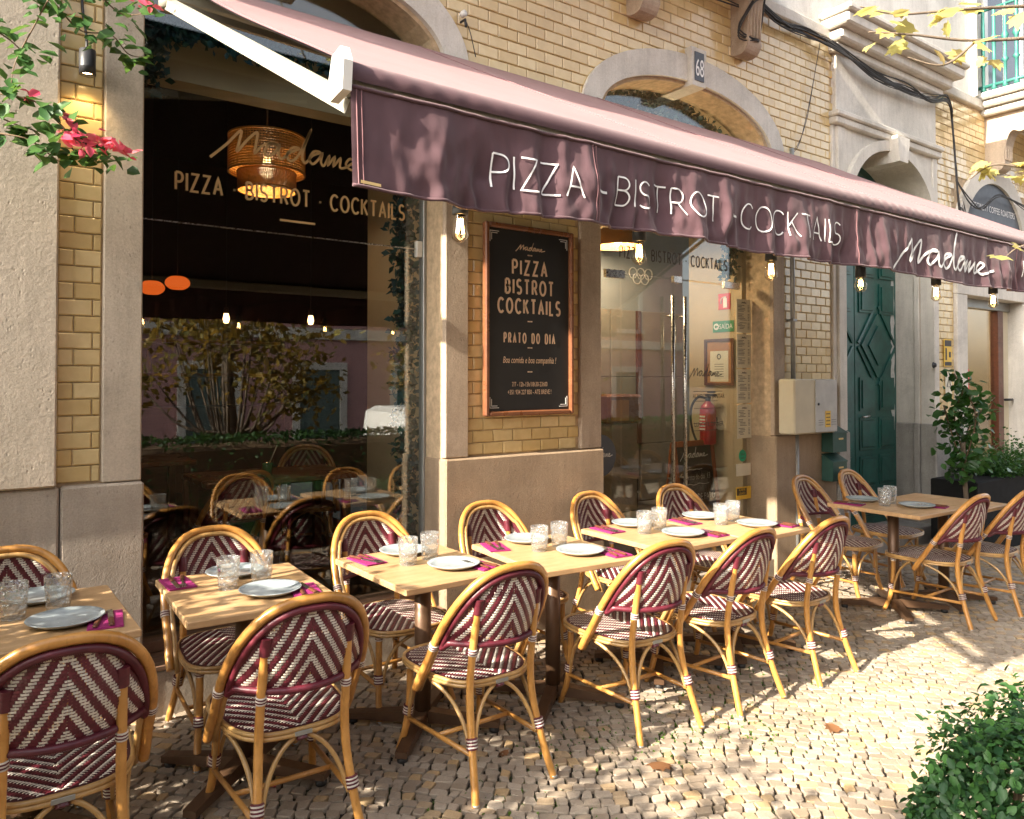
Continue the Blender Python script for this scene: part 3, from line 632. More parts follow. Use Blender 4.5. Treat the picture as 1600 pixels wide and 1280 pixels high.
for x, dd in ((4.587, d1), (4.728, d2)):
    mb = MB(); mb.tube([(x - door_c, -.055, .62), (x - door_c, -.055, 2.16)], .014, 8); mb.tube([(x - door_c, -.055, .72), (x - door_c, .0, .72)], .008, 6); mb.tube([(x - door_c, -.055, 2.0), (x - door_c, .0, 2.0)], .008, 6); mb.build('door_handle', 'steel', dd)
F = lambda x, z: (x - door_c, -.0075, z - .1); word_parts('PIZZA . BISTROT . COCKTAILS', 4.06, 2.52, .085, .012, F, .72, .022, .02, 1.25, 'transom_lettering', 'letter_dark', tr)
mb = MB(); script_text(mb, 4.82, 1.60, .42, .13, .007, F); 
for zz, w_ in ((1.50, .36), (1.42, .30), (1.36, .34), (1.24, .32), (1.18, .30)): mb.add([F(4.88, zz), F(4.88 + w_, zz), F(4.88 + w_, zz + .004), F(4.88, zz + .004)], [(0, 1, 2, 3)])
mb.build('door_lettering', 'letter_dark', d2)
font_on('door_lettering', 'ALMOÇO & JANTAR', .052, 'letter_dark', (5.07 - door_c, -.008, 1.345), d2, sx=.85); font_on('door_lettering', 'LUNCH & DINNER', .052, 'letter_dark', (5.07 - door_c, -.008, 1.115), d2, sx=.85)
mb = MB(); mb.add([(3.86 - door_c + .155 * math.cos(a), -.0065, .94 + .155 * math.sin(a)) for a in [2 * PI * i / 40 for i in range(40)]], [tuple(range(40))]); cs = mb.build('round_sticker', 'sign_slate', ge)
mb = MB(); script_text(mb, 3.74, 1.01, .24, .09, .006, F); mb.build('sticker_lettering', 'letter_white', cs)
for k in range(4):
    z1 = 2.29 - k * .302; s_ = gpart('menu_sheet', 'paper', (5.43, 5.62, .186, .189, z1 - .288, z1), bev=0)
    mb = MB(); script_text(mb, 5.49, z1 - .038, .07, .022, .003, lambda x, z: (x - door_c, -.0155, z - .1)); random.seed(k)
    for q in range(17):
        zz = z1 - .055 - q * .0125; 
        if q in (5, 11): continue
        a = 5.445 + random.choice((0, 0, .02)); b = a + random.uniform(.05, .10); mb.add([(x - door_c, -.0155, zzz - .1) for x, zzz in ((a, zz), (b, zz), (b, zz + .004), (a, zz + .004))], [(0, 1, 2, 3)])
        mb.add([(x - door_c, -.0155, zzz - .1) for x, zzz in ((5.575, zz), (5.60, zz), (5.60, zz + .004), (5.575, zz + .004))], [(0, 1, 2, 3)])
    mb.build('menu_print', 'ink', s_)
mb = MB(); mb.add([(5.50 - door_c + .05 * math.cos(a), -.012, .847 + .05 * math.sin(a)) for a in [2 * PI * i / 28 for i in range(28)]], [tuple(range(28))]); st = mb.build('round_sticker', 'mint', ge)
font_on('sticker_lettering', 'Uber\neats', .03, 'letter_dark', (5.50 - door_c, -.0135, .85), st)
gpart('paper_strip', 'paper', (5.415, 5.61, .186, .189, .775, .88), bev=0)
ys = gpart('warning_sticker', 'sign_yellow', (5.41, 5.61, .186, .189, .575, .68), bev=0); gpart('sticker_field', 'board_black', (5.42, 5.55, .184, .1859, .61, .67), bev=0, parent=ys); font_on('sticker_lettering', 'ALARME\nLIGADO', .03, 'sign_yellow', (5.485 - door_c, -.0175, .547), ys, sx=.8)
MB().box(3.665, 5.63, -.03, .26, -.25, .095, bev=.008).build('door_step', 'stone_plinth', bld)
# ================================================================== INTERIORS (seen through the glass)
def room(name, mat, *boxes):
    mb = MB()
    for b in boxes: mb.box(*b)
    return mb.build(name, mat, None, 'structure')
room('dining_floor', 'floor_dark', (.2, 3.3, .262, 7.5, .10, .14)); room('dining_wall', 'wall_dark', (-.1, .2, .262, 7.5, .1, 4.6), (.2, 6.0, 7.2, 7.5, .1, 4.6), (5.7, 6., 1.55, 7.2, .1, 4.6))
room('dining_ceiling', 'ceiling_black', (-.1, 6.0, .262, 7.5, 4.6, 4.75)); room('lintel_wall', 'wall_cream', (.2, 2.55, .5, .66, 3.25, 4.6))
room('partition_wall', 'wall_cream', (2.62, 2.72, .262, 1.5, .14, 4.6)); room('lobby_wall', 'wall_cream', (5.60, 5.66, .262, .86, .1, 4.6), (3.5, 3.56, .262, 1.3, .1, 4.6))
room('lobby_floor', 'clad_grey', (2.72, 5.6, .262, .66, .05, .12), (2.72, 6.4, .66, 1.4, .05, .44)); room('lobby_back', 'wall_blue_grey', (3.2, 6.5, 1.28, 1.5, 2.26, 4.6)); room('lobby_back_wall', 'clad_grey', (3.2, 6.5, 1.24, 1.5, .1, 2.255))
room('lobby_ceiling', 'wall_cream', (2.72, 6.5, .262, 1.3, 4.45, 4.55))
# cladding panels and the cover strip on the lobby back wall
cl = thing('wall_cladding', 'grey stone slabs cladding the lobby behind the glass doors', 'cladding', (0, 0, 0))
for x0 in (3.60, 4.27, 4.94, 5.32):
    w_ = .64 if x0 < 5 else (.35 if x0 < 5.3 else .6)
    if x0 == 4.94: w_ = .355
    for z0, z1 in ((.45, .985), (.99, 1.62), (1.625, 2.25)): MB().box(x0, x0 + w_, 1.215, 1.239, z0, z1, bev=.004).build('slab', 'clad_grey', cl)
MB().box(5.25, 5.31, 1.19, 1.214, 1.0, 2.25, bev=.003).build('cover_strip', 'wood_dark', cl)
mb = MB().prism([(3.56, 2.15), (5.1, 3.05), (5.1, 3.3), (3.56, 2.4)], 1.15, 1.27); tag(mb.build('stair_beam', 'wall_cream'), 'cream sloping stair beam above the glass entrance lobby', 'beam')
mb = MB()
for k, (dx, dz) in enumerate(((0, 0), (.105, 0), (.21, 0), (.0525, -.05), (.1575, -.05))): mb.tube([(5.28 + dx + .052 * math.cos(a), 1.272, 2.62 + dz + .052 * math.sin(a)) for a in [2 * PI * i / 24 for i in range(24)]], .006, 4, True)
tag(mb.build('ring_drawing', 'letter_white'), 'white drawing of five linked rings on the grey-blue lobby wall', 'wall drawing')
# things in the lobby
t = thing('exit_sign', 'green exit sign reading SAÍDA on the lobby wall', 'sign', (5.598, .46, 2.075)); MB().box(-.006, 0, -.115, .115, -.05, .05).build('plate', 'sign_green', t)
font_on('lettering', 'SAÍDA', .062, 'letter_white', (-.0075, -.03, -.022), t, (R(90), 0, R(-90)), sx=.85); mb = MB(); mb.add([(-.0075, .075 + .03 * math.cos(a), .03 * math.sin(a)) for a in [2 * PI * i / 20 for i in range(20)]], [tuple(range(20))]); mb.build('arrow_disc', 'letter_white', t)
MB().prism([(.095, 0), (.075, .018), (.075, .006), (.057, .006), (.057, -.006), (.075, -.006), (.075, -.018)], -.009, -.0078, 0, 'x').build('arrow', 'sign_green', t)
t = thing('extinguisher_sign', 'red square sign with white extinguisher symbol above the exit sign', 'sign', (5.598, .447, 2.297)); MB().box(-.006, 0, -.065, .065, -.072, .072).build('plate', 'sign_red', t)
mb = MB().box(-.0085, -.0065, -.03, .01, -.055, .03); mb.box(-.0085, -.0065, -.02, .0, .031, .045); mb.tube([(-.008, .0, .04), (-.008, .03, .03), (-.008, .035, -.02)], .005, 4); mb.build('symbol', 'letter_white', t)
t = thing('framed_certificate', 'cork-brown framed certificate hanging on the lobby wall', 'picture frame', (5.598, .50, 1.755)); MB().box(-.012, 0, -.145, .145, -.195, .195).build('backing', 'cork', t)
mb = MB()
for b in ((-.025, -.0125, -.165, -.135, -.21, .21), (-.025, -.0125, .135, .165, -.21, .21), (-.025, -.0125, -.135, .135, .185, .21), (-.025, -.0125, -.135, .135, -.21, -.185)): mb.box(*b, bev=.003)
mb.build('frame', 'wood_dark', t); pp = MB().box(-.0145, -.0125, -.10, .10, -.175, .10).build('paper', 'paper', t); mb = MB(); mb.tube([(-.0155, .018 * math.cos(a), .05 + .022 * math.sin(a)) for a in [2 * PI * i / 16 for i in range(16)]], .005, 4, True)
for q in range(6): mb.box(-.0162, -.0148, -.05, .05, -.02 - q * .022, -.016 - q * .022)
mb.build('print', 'ink', pp)
t = thing('fire_extinguisher', 'red fire extinguisher with black hose on the lobby wall', 'fire extinguisher', (5.50, .56, 1.02))
MB().lathe([(0, 0), (.066, .0), (.072, .015), (.072, .30), (.06, .345), (.03, .375), (.022, .39)], (0, 0, 0), 24).build('cylinder', 'red_paint', t)
lb = MB().box(-.074, -.0725, -.035, .035, .12, .27).build('label', 'sign_red', t); mb = MB(); [mb.box(-.0765, -.0745, -.03, .03, .13 + q * .028, .145 + q * .028) for q in range(5)]; mb.build('print', 'letter_white', lb)
mb = MB(); mb.lathe([(.022, .385), (.025, .40), (.025, .425), (0, .43)], n=12); mb.box(-.02, .02, -.09, .02, .43, .45, bev=.004); mb.box(-.015, .015, -.08, .0, .46, .475, bev=.004); mb.build('valve', 'black_plastic', t)
MB().tube(smooth_path([(0, .02, .41), (-.05, .07, .42), (-.08, .12, .33), (-.08, .125, .18), (-.06, .09, .04), (-.04, .06, -.02)], 6), .011, 8).build('hose', 'black_plastic', t); MB().box(.06, .098, -.03, .03, .2, .24, bev=.003).build('bracket', 'black_metal', t)
t = thing('chalkboard', 'orange framed A-board chalkboard with chalk writing inside the entrance', 'chalkboard', (5.30, .44, .12), R(12))
t.rotation_euler = (R(-7), 0, R(4)); MB().box(-.25, .25, 0, .012, .08, .90).build('slate', 'board_black', t); simple('frame_orange', (.36, .10, .025), .5, var=.25, scale=12)
for b in ((-.29, -.245, -.01, .02, 0, .95), (.245, .29, -.01, .02, 0, .95), (-.245, .245, -.012, .022, .90, .95), (-.245, .245, -.012, .022, .06, .10)): MB().box(*b, bev=.004).build('frame_bar', 'frame_orange', t)
for sx in (-.27, .27): MB().tube([(sx, .025, .93), (sx, .24, .03)], .014, 4, smooth=False).build('rear_leg', 'frame_orange', t)
mb = MB(); F = lambda x, z: (x, -.003, z); script_text(mb, -.21, .78, .40, .11, .007, F); script_text(mb, -.13, .69, .22, .02, .004, F, pts=[(0, 1), (2, 2), (4, 1), (6, 2), (8, 1), (9.9, 2)]); script_text(mb, -.19, .56, .36, .02, .004, F, pts=[(0, 1), (2, 3), (4, 1), (6, 3), (8, 1), (9.9, 2)]); script_text(mb, -.1, .14, .25, .05, .004, F, pts=MADAME[5:40]); mb.build('chalk_writing', 'letter_white', t)
font_on('chalk_writing', 'Prato do dia  13', .07, 'letter_white', (.02, -.003, .61), t, sx=.75, offset=-.001, shear=.15); font_on('chalk_writing', 'RiSoTTo DE PATO', .085, 'letter_white', (-.01, -.003, .43), t, sx=.72, offset=-.0015)
t = thing('waste_bin', 'small black waste bin with steel band by the lobby wall', 'bin', (5.02, 1.08, .44)); MB().lathe([(0, 0), (.085, 0), (.092, .25), (.085, .255), (.08, .24), (0, .24)], n=20).build('body', 'black_plastic', t); MB().lathe([(.0895, .13), (.0925, .13), (.093, .15), (.0905, .15)], n=20).build('band', 'steel', t)
t = thing('wooden_stand', 'white lobby stand with reddish wooden box on top', 'stand', (4.75, .98, .44)); MB().box(-.13, .19, -.1, .12, 0, .78, bev=.01).build('pedestal', 'clad_grey', t); b_ = MB().box(-.2, .22, -.14, .14, .78, 1.03, bev=.02).build('box', 'wood_frame', t); MB().box(-.17, .04, -.146, -.1405, .80, .98, bev=.002).build('front_panel', 'cork', b_)
t = thing('lobby_pendant', 'brown woven drum lamp hanging inside the glass entrance', 'pendant lamp', (4.55, .72, 2.72)); MB().lathe([(.20, 0), (.205, .0), (.205, .13), (.20, .13)], n=32).build('shade', 'cork', t); MB().tube([(0, 0, .06), (0, 0, 1.72)], .005, 5).build('cord', 'black_plastic', t); MB().lathe([(0, .0), (.03, .03), (.03, .07), (.015, .1)], n=12).build('bulb', 'lamp_glow', t)
l = bpy.data.lights.new('lobby_light', 'POINT'); l.energy = 26; l.color = (1, .76, .48); l.shadow_soft_size = .06; o = bpy.data.objects.new('lobby_light', l); COL.objects.link(o); o.parent = t; o.location = (0, 0, .03)
# dining room
def pendant(x, y, z):
    t = thing('rattan_pendant_lamp', 'two-tier woven rattan pendant lamp glowing behind the shop window', 'pendant lamp', (x, y, z)); 
    def shade(r, z0, z1):
        mb = MB(); n = 84
        for k in range(n):
            for sg in (-1, 1): mb.tube([(r * math.cos(2 * PI * k / n + .08 * sg * q), r * math.sin(2 * PI * k / n + .08 * sg * q), z0 + (z1 - z0) * q) for q in (0, .5, 1)], 0.0026, 4, smooth=False, caps=False)
        for q in range(15): mb.tube([(r * math.cos(a), r * math.sin(a), z0 + (z1 - z0) * q / 14) for a in [2 * PI * i / 32 for i in range(32)]], .0042 if 0 < q < 14 else .008, 4, True)
        mb.build('shade', 'rattan', t)
    shade(.25, .12, .36); shade(.19, -.0, .12); MB().tube([(0, 0, .38), (0, 0, 4.6 - z)], .006, 5).build('cord', 'black_plastic', t)
    MB().lathe([(0, .0), (.03, .03), (.04, .08), (.025, .14), (.02, .17)], (0, 0, .06), 12).build('bulb', 'bulb_core', t)
    l = bpy.data.lights.new('pendant_light', 'POINT'); l.energy = 3; l.color = (1, .7, .42); l.shadow_soft_size = .05; o = bpy.data.objects.new('pendant_light', l); COL.objects.link(o); o.parent = t; o.location = (0, 0, .05)
pendant(1.73, 1.2, 2.88)
for k, (x, y, z) in enumerate(((1.365, 3.0, 2.37), (1.566, 3.0, 2.425))):
    t = thing('paper_lantern', ('left' if k == 0 else 'right') + ' one of two flattened orange lanterns glowing in the dark dining room', 'lantern', (x, y, z), group='orange dining room lanterns'); t['label'] = ('lower left' if k == 0 else 'higher right') + ' of two flattened orange lanterns in the dark dining room'
    MB().lathe([(.03, -.055)] + [((.098 + (.004 if i % 2 else 0)) * math.cos(R(-60 + 120 * i / 14)) , 0.055 * math.sin(R(-60 + 120 * i / 14)) / .87) for i in range(15)] + [(.03, .055)], n=28).build('shade', 'lantern_glow', t); MB().tube([(0, 0, .07), (0, 0, 4.6 - z)], .004, 4).build('cord', 'black_plastic', t)
BULBS = ((2.03, 3.2, 2.20), (2.83, 3.2, 2.22), (3.62, 3.2, 2.22))
for k, (x, y, z) in enumerate(BULBS):
    t = thing('hanging_bulb', ['first', 'second', 'third'][k] + ' small filament bulb hanging in the dark dining room, counted from the left', 'light bulb', (x, y, z), group='dining room bulbs')
    MB().lathe([(0, -.09), (.02, -.085), (.03, -.05), (.02, 0)], n=12).build('bulb', 'bulb_core', t); MB().lathe([(.022, 0), (.022, .05), (.004, .06)], n=10).build('socket', 'black_plastic', t); MB().tube([(0, 0, .05), (0, 0, 4.6 - z)], .004, 4).build('cord', 'black_plastic', t)
t = thing('ceiling_spot', 'small round ceiling downlight glowing behind the shop window', 'ceiling light', (1.35, .9, 4.598)); MB().lathe([(0, -.004), (.05, -.004)], n=16).build('lens', 'ceiling_glow', t); MB().lathe([(.05, -.006), (.065, -.006), (.065, 0)], n=16).build('ring', 'steel', t)
t = thing('bar_shelf', 'dark bar shelf of bottles at the back of the dining room', 'shelf', (1.2, 6.6, .14)); MB().box(-.9, 2.6, 0, .5, 0, 1.1).build('counter', 'wood_dark', t)
for zz in (1.5, 1.95): MB().box(-.9, 2.6, .2, .5, zz, zz + .04).build('shelf_board', 'wood_frame', t)
for q in range(26): MB().lathe([(0, 0), (.035, 0), (.035, .18), (.013, .23), (.013, .3), (0, .3)], (-.8 + q * .13, .35, 1.54 if q % 2 else 1.99), 8).build('bottle', random.choice(['van_glass', 'letter_gold', 'mail_green', 'wood_dark']), t)
# dark timber tables inside
def inside_table(x, y, rz, label):
    t = thing('dining_table', label, 'table', (x, y, .14), rz, 'timber tables inside'); MB().box(-.55, .55, -.35, .35, .72, .76, bev=.006).build('tabletop', 'wood_frame', t)
    for sx in (-1, 1):
        for sy in (-1, 1): MB().box(sx * .48 - .03, sx * .48 + .03, sy * .28 - .03, sy * .28 + .03, 0, .72, bev=.004).build('leg', 'wood_dark', t)
inside_table(1.95, 1.75, 0, 'dark timber dining table nearest behind the shop window'); inside_table(1.2, 3.4, 0, 'dark timber dining table further back in the dining room')
t = thing('drink_glass', 'tumbler of pale green drink with straw on the inside table', 'drink', (1.86, 1.55, .90)); MB().lathe([(0, .004), (.036, .004), (.04, .12), (.038, .12), (.034, .012)], n=20).build('tumbler', 'bulb_glass', t); MB().lathe([(0, .01), (.033, .01), (.036, .095), (0, .095)], n=18).build('drink', 'mint', t); MB().tube([(-.01, 0, .03), (.07, .0, .22)], .004, 6).build('straw', 'paper', t)
# fir garland framing the window inside
def garland(name, path, n, rad, label):
    path = smooth_path(path, 8); P = []; 
    for _ in range(n):
        i = random.randrange(len(path) - 1); p = path[i].lerp(path[i + 1], random.random()); a, r_ = random.uniform(0, 2 * PI), rad * math.sqrt(random.random()) * (1 + .5 * math.sin(i * 1.9)); P.append((p.x + r_ * math.cos(a), p.y + .6 * r_ * math.sin(a), p.z + r_ * math.sin(a * 1.7)))
    t = thing(name, label, 'garland', path[0]); o = path[0]; MB().tube([p - o for p in path], .012, 5).build('wire', 'stem', t); me = leaves_mesh('needles', 'needle', [(p[0] - o.x, p[1] - o.y, p[2] - o.z) for p in P], .055, 'x', None, 0); link('needles', me, t, 'stuff')
garland('fir_garland', [(.79, .34, 3.15), (.80, .34, 3.34), (.9, .34, 3.46), (1.1, .34, 3.50), (1.35, .34, 3.50), (1.57, .34, 3.52), (1.9, .34, 3.54), (2.15, .34, 3.5), (2.3, .34, 3.4), (2.33, .34, 3.0), (2.32, .34, 2.5), (2.34, .34, 2.0), (2.33, .34, 1.5), (2.35, .34, 1.0), (2.34, .34, .5)], 7000, .075, 'dark fir garland along the edge of the shop window')
garland('fir_garland', [(3.75, .32, 3.5), (4.0, .32, 3.68), (4.3, .32, 3.78), (4.65, .32, 3.82), (5.0, .32, 3.78), (5.3, .32, 3.66), (5.5, .32, 3.45), (5.53, .32, 3.0), (5.50, .32, 2.5)], 3600, .075, 'dark fir garland around the arch of the glass entrance')

# ================================================================== AWNING
aw = thing('awning', 'burgundy folding-arm awning with white lettered valance over the terrace', 'awning', (.82, 0, 2.09)); AX0, AX1, AY = .822, 6.3, -2.17
def aobj(mb, name, mats, parent=None, **k):
    mb.v = [(x - .82, y, z - 2.09) for x, y, z in mb.v]; return mb.build(name, mats, parent or aw, **k)
from mathutils import noise as mno
def fold(x, zr):
    """valance folds: x along the street, zr 0 at the seam, 1 at the hem; one flank of each fold is steeper"""
    sk = lambda t: math.sin(t + .75 * math.sin(t + .6))
    w1 = x / .235 * 2 * PI + 1.6 * math.sin(2.1 * x + .4) + .5 * mno.noise((x * 3, zr * 1.5, 0)); w2 = x / .118 * 2 * PI + 2.4 * math.sin(3.3 * x + 1) + 1.4 * mno.noise((x * 5, zr * 2.2, 4))
    a = .0125 * sk(w1) * (.55 + .45 * mno.noise((x * 2.3, zr * .8, 2))) + .0075 * sk(w2) * (.5 + .9 * mno.noise((x * 4.1, zr * 1.6, 7))) + .006 * mno.noise((x * 14, zr * 3.2, 1)) + .0028 * mno.noise((x * 34, zr * 6, 5))
    a += .010 * math.sin(2 * PI * x / .61 + 1.5 * zr)
    env = .35 if x < .9 else min(1., .35 + (x - .9) * 4) * (1 - .5 * math.exp(-((x - 4.0) / .55) ** 4))
    return a * (.22 + .78 * min(1, zr * 1.6)) * env * 1.7 - .008 * zr
Z_T, Z_S, Z_B = 2.432, 2.352, 2.092
def val_pt(x, z, off=0.):
    zr = (Z_S - z) / (Z_S - Z_B); return (x, AY + fold(x, max(0, zr)) - off, z + (.006 * math.sin(x * 4.1) * max(0, zr)))
mb = MB().grid(lambda u, v: val_pt(AX0 + (AX1 - AX0) * u, Z_S - (Z_S - Z_B) * v), 1600, 40); val = aobj(mb, 'valance', 'valance_cloth')
# hem and seam piping, stitched laps
for z_, w_ in ((Z_S, .006), (Z_B + .004, .005)): aobj(MB().tube([val_pt(AX0 + (AX1 - AX0) * i / 400, z_, .001) for i in range(401)], w_, 5), 'piping', 'valance_cloth', val)
for x in (.838, .852, 1.648, 1.662, 3.2, 4.86): aobj(MB().tube([val_pt(x, Z_S - .26 * i / 20, .0015) for i in range(21)], .002, 4), 'stitching', 'awning_cloth', val)
def roll(u, v):
    x = AX0 + (AX1 - AX0) * u; a = R(-20 + 130 * v); r = .046; n_ = .0016 * math.sin(x * 90 + 3 * math.sin(x * 3)) * max(0, math.sin(x * 2.2)); return (x, AY + .042 - (r + n_) * math.cos(a) , 2.385 + r * math.sin(a))
aobj(MB().grid(roll, 500, 12), 'front_roll', 'valance_cloth')
def top_pt(x, v):
    y = AY + .045 + (-.06 - AY - .045) * v; z = Z_T + (3.55 - Z_T) * v; sag = -.012 * math.sin(PI * v) + .006 * math.sin(x * 3.1 + 4 * v) * math.sin(PI * v) + .004 * math.sin(x * 7.3 - 3 * v) * math.sin(PI * v); return (x, y, z + sag)
cl_ = aobj(MB().grid(lambda u, v: top_pt(AX0 + (AX1 - AX0) * u, v), 160, 30), 'canopy', 'awning_cloth')
aobj(MB().grid(lambda u, v: tuple(a - b for a, b in zip(top_pt(AX0 + .004 + (AX1 - AX0 - .008) * u, v), (0, 0, .006))), 80, 20), 'canopy_dark_layer', 'dark_layer_cloth')  # added darker sheet below the cloth, keeps the underside's reflection dark
for x in (.845, 2.2, 3.6, 5.0): aobj(MB().tube([(top_pt(x, i / 20)[0], top_pt(x, i / 20)[1], top_pt(x, i / 20)[2] + .0015) for i in range(21)], .003, 4), 'seam', 'awning_cloth', cl_)
aobj(MB().box(AX0 + .01, AX1 - .01, AY + .01, AY + .085, 2.345, 2.418, bev=.012), 'front_bar', 'arm_paint')
aobj(MB().prism([(AY - .012, 2.335), (AY + .07, 2.325), (AY + .085, 2.36), (AY + .055, 2.44), (AY + .0, 2.45), (AY - .02, 2.41)], .795, .82, 0, 'x'), 'end_cap', 'white_plastic'); aobj(MB().prism([(AY - .012, 2.335), (AY + .07, 2.325), (AY + .085, 2.36), (AY + .055, 2.44), (AY + .0, 2.45), (AY - .02, 2.41)], 6.302, 6.33, 0, 'x'), 'end_cap', 'white_plastic')
for x0, x1 in ((.86, .755), (6.15, 6.25)):
    aobj(MB().tube([(x0, AY + .06, 2.325), (x1, -.42, 3.24)], .032, 4, smooth=False, flat=.6), 'arm', 'arm_paint'); aobj(MB().tube([(x1, -.42, 3.24), (x0 + (.9 if x0 < 2 else -.9), -.12, 3.33)], .034, 4, smooth=False, flat=.6), 'arm', 'arm_paint'); aobj(MB().lathe([(0, -.03), (.04, -.03), (.04, .03), (0, .03)], (x1, -.42, 3.24), 12), 'elbow', 'arm_paint')
aobj(MB().box(AX0, AX1, -.13, -.045, 3.38, 3.46, bev=.02), 'cassette', 'arm_paint'); aobj(MB().tube([(AX0, -.088, 3.495), (AX1, -.088, 3.495)], .032, 12), 'roller', 'valance_cloth')
vf = lambda x, z: val_pt(x, z, .0050)
for w_, x_, z_, h_, ft in (('PIZZA', 1.27, 2.165, .096, .326), ('-', 1.668, 2.165, .09, None), ('BISTROT', 1.765, 2.172, .092, .497), ('-', 2.325, 2.172, .09, None), ('COCKTAILS', 2.417, 2.176, .094, .665), ('FOOD', 4.93, 2.18, .09, None)):
    mb = MB(); stroke_text(mb, w_, x_, z_, h_, .0085 if w_ == '-' else .0056, vf, 1, .019, .006, fit=ft or (.045 if w_ == '-' else None)); aobj(mb, 'lettering', 'letter_white', val)
mb = MB(); script_text(mb, 3.494, 2.105, 1.05, .235, .0125, vf, .006); aobj(mb, 'script_lettering', 'letter_white', val)
mb = MB().grid(lambda u, v: val_pt(.842 + .06 * u, 2.103 + .008 * v, .004), 6, 1); aobj(mb, 'gold_bar', 'gold', val)

# string of filament bulbs under the valance
BX = [1.205, 1.943, 2.699, 3.372, 4.088, 4.752]; BL = ['at its left end, beside the menu board', 'before the glass entrance', 'against the right stone jamb', 'before the green door, rounder than the others', 'just right of the green door', 'farthest right, before the coffee shop']
cord = MB().tube(smooth_path([(.9, -2.10, 2.30)] + [p for x in BX for p in ((x - .3, -2.09, 2.285), (x, -2.09, 2.21))] + [(5.2, -2.09, 2.29), (6.2, -2.1, 2.3)], 5), .005, 5).build('light_cord', 'black_plastic'); tag(cord, 'black cord of the bulb string behind the awning valance', 'cord')
for k, x in enumerate(BX):
    t = thing('filament_bulb', 'lit amber bulb under the awning ' + BL[k], 'light bulb', (x, -2.09, 2.0), group='bulbs hanging under the awning')
    if k == 3: pr = [(0, 0), (.018, .004), (.026, .018), (.028, .034), (.023, .05), (.016, .062), (.015, .07)]
    else: pr = [(0, 0), (.010, .002), (.024, .014), (.0255, .026), (.021, .055), (.0165, .078), (.016, .086)]
    zt = pr[-1][1]; MB().lathe(pr, n=20).build('glass_bulb', 'bulb_glass', t); MB().lathe([(.0165, zt - .004), (.024, zt - .002), (.0225, zt + .05), (.012, zt + .066), (.006, zt + .07)], n=16).build('socket', 'black_plastic', t); MB().tube([(0, 0, zt + .06), (0, 0, .22)], .005, 5).build('cord', 'black_plastic', t)
    mb = MB()
    for q in range(6): a, b = 2 * PI * q / 6, 2 * PI * (q + .5) / 6; mb.tube([(.007 * math.cos(a), .007 * math.sin(a), zt - .015), (.011 * math.cos(b), .011 * math.sin(b), .028), (.007 * math.cos(a + 1), .007 * math.sin(a + 1), zt - .015)], .0011, 4)
    mb.build('filament', 'filament', t)

# ================================================================== WALL FITTINGS
t = thing('menu_board', 'tall black menu board in a copper-brown frame on the yellow bricks', 'sign board', (3.03, -.02, 1.37)); w2 = .36
for b in ((-w2, -w2 + .032, -.045, 0, 0, 1.215), (w2 - .032, w2, -.045, 0, 0, 1.215), (-w2 + .032, w2 - .032, -.045, 0, 0, .032), (-w2 + .032, w2 - .032, -.045, 0, 1.183, 1.215)): MB().box(*b, bev=.008).build('frame_bar', 'wood_frame', t)
pnl = MB().box(-w2 + .03, w2 - .03, -.02, -.004, .03, 1.185).build('panel', 'board_black', t); F = lambda x, z: (x, -.0222, z); mb = MB()
for s_, z_, h_, wd in (('PIZZA', .905, .088, .275), ('BISTROT', .78, .088, .385), ('COCKTAILS', .655, .088, .50), ('PRATO DO DIA', .465, .060, .41)): word_parts(s_, -wd / 2, z_, h_, .0155 if h_ > .08 else .0105, F, .7, .03, .03, wd, 'lettering', 'letter_cream', pnl)
mb = MB()
script_text(mb, -.115, 1.05, .24, .065, .006, F); mb.build('script_lettering', 'letter_cream', pnl)
for z_ in (1.028, .60, .43, .275):
    mb = MB(); [mb.add([F(x - .005, z_), F(x + .005, z_), F(x + .005, z_ + .008), F(x - .005, z_ + .008)], [(0, 1, 2, 3)]) for x in (-.014, 0, .014)]; mb.build('dotted_rule', 'letter_cream', pnl)
font_on('lettering', 'Boa comida e boa companhia !', .058, 'letter_cream', (.0, -.0222, .335), pnl, sx=.60, shear=.25, offset=.0004); font_on('lettering', '7/7 - 12h-15h/18h30-23h00', .042, 'letter_cream', (0, -.0222, .185), pnl, sx=.62, offset=.0003); font_on('lettering', '+351 934 227 850 - ATE BREVE !', .042, 'letter_cream', (0, -.0222, .135), pnl, sx=.62, offset=.0003)
mb = MB()
for sx in (-1, 1):
    for zc, sz in ((1.165, -1), (.05, 1)):
        for a, b in ((.0, .05), (.012, .038)): mb.box(sx * (.315 - a), sx * (.315 - b - .02), -.0225, -.0205, zc + sz * a, zc + sz * (a + .004)); mb.box(sx * (.315 - a), sx * (.311 - a), -.0225, -.0205, zc + sz * a, zc + sz * (b + .02))
mb.build('corner_ornament', 'letter_white', pnl)
t = thing('wall_spotlight', 'dark grey cylinder wall spotlight shining down the narrow brick strip', 'spotlight', (.485, -.105, 2.965)); MB().lathe([(.026, .0), (.034, 0), (.034, .03), (.0345, .031), (.034, .033), (.034, .11), (.028, .114), (0, .114)], n=24).build('housing', 'black_metal', t); MB().lathe([(0, .012), (.026, .012)], n=20).build('lens', 'lamp_glow', t); MB().box(-.012, .012, .03, .09, .05, .08, bev=.003).build('bracket', 'black_metal', t); MB().tube(smooth_path([(0, .02, .11), (.0, .05, .2), (-.015, .09, .4), (-.02, .09, .9)], 5), .006, 6).build('cable', 'black_plastic', t)
sl = bpy.data.lights.new('spot_light', 'SPOT'); sl.energy = 1.6; sl.color = (1, .72, .36); sl.spot_size = R(95); sl.spot_blend = .7; sl.shadow_soft_size = .02; o = bpy.data.objects.new('spot_light', sl); COL.objects.link(o); o.parent = t; o.location = (0, 0, -.005); o.rotation_euler = (R(14), 0, 0)
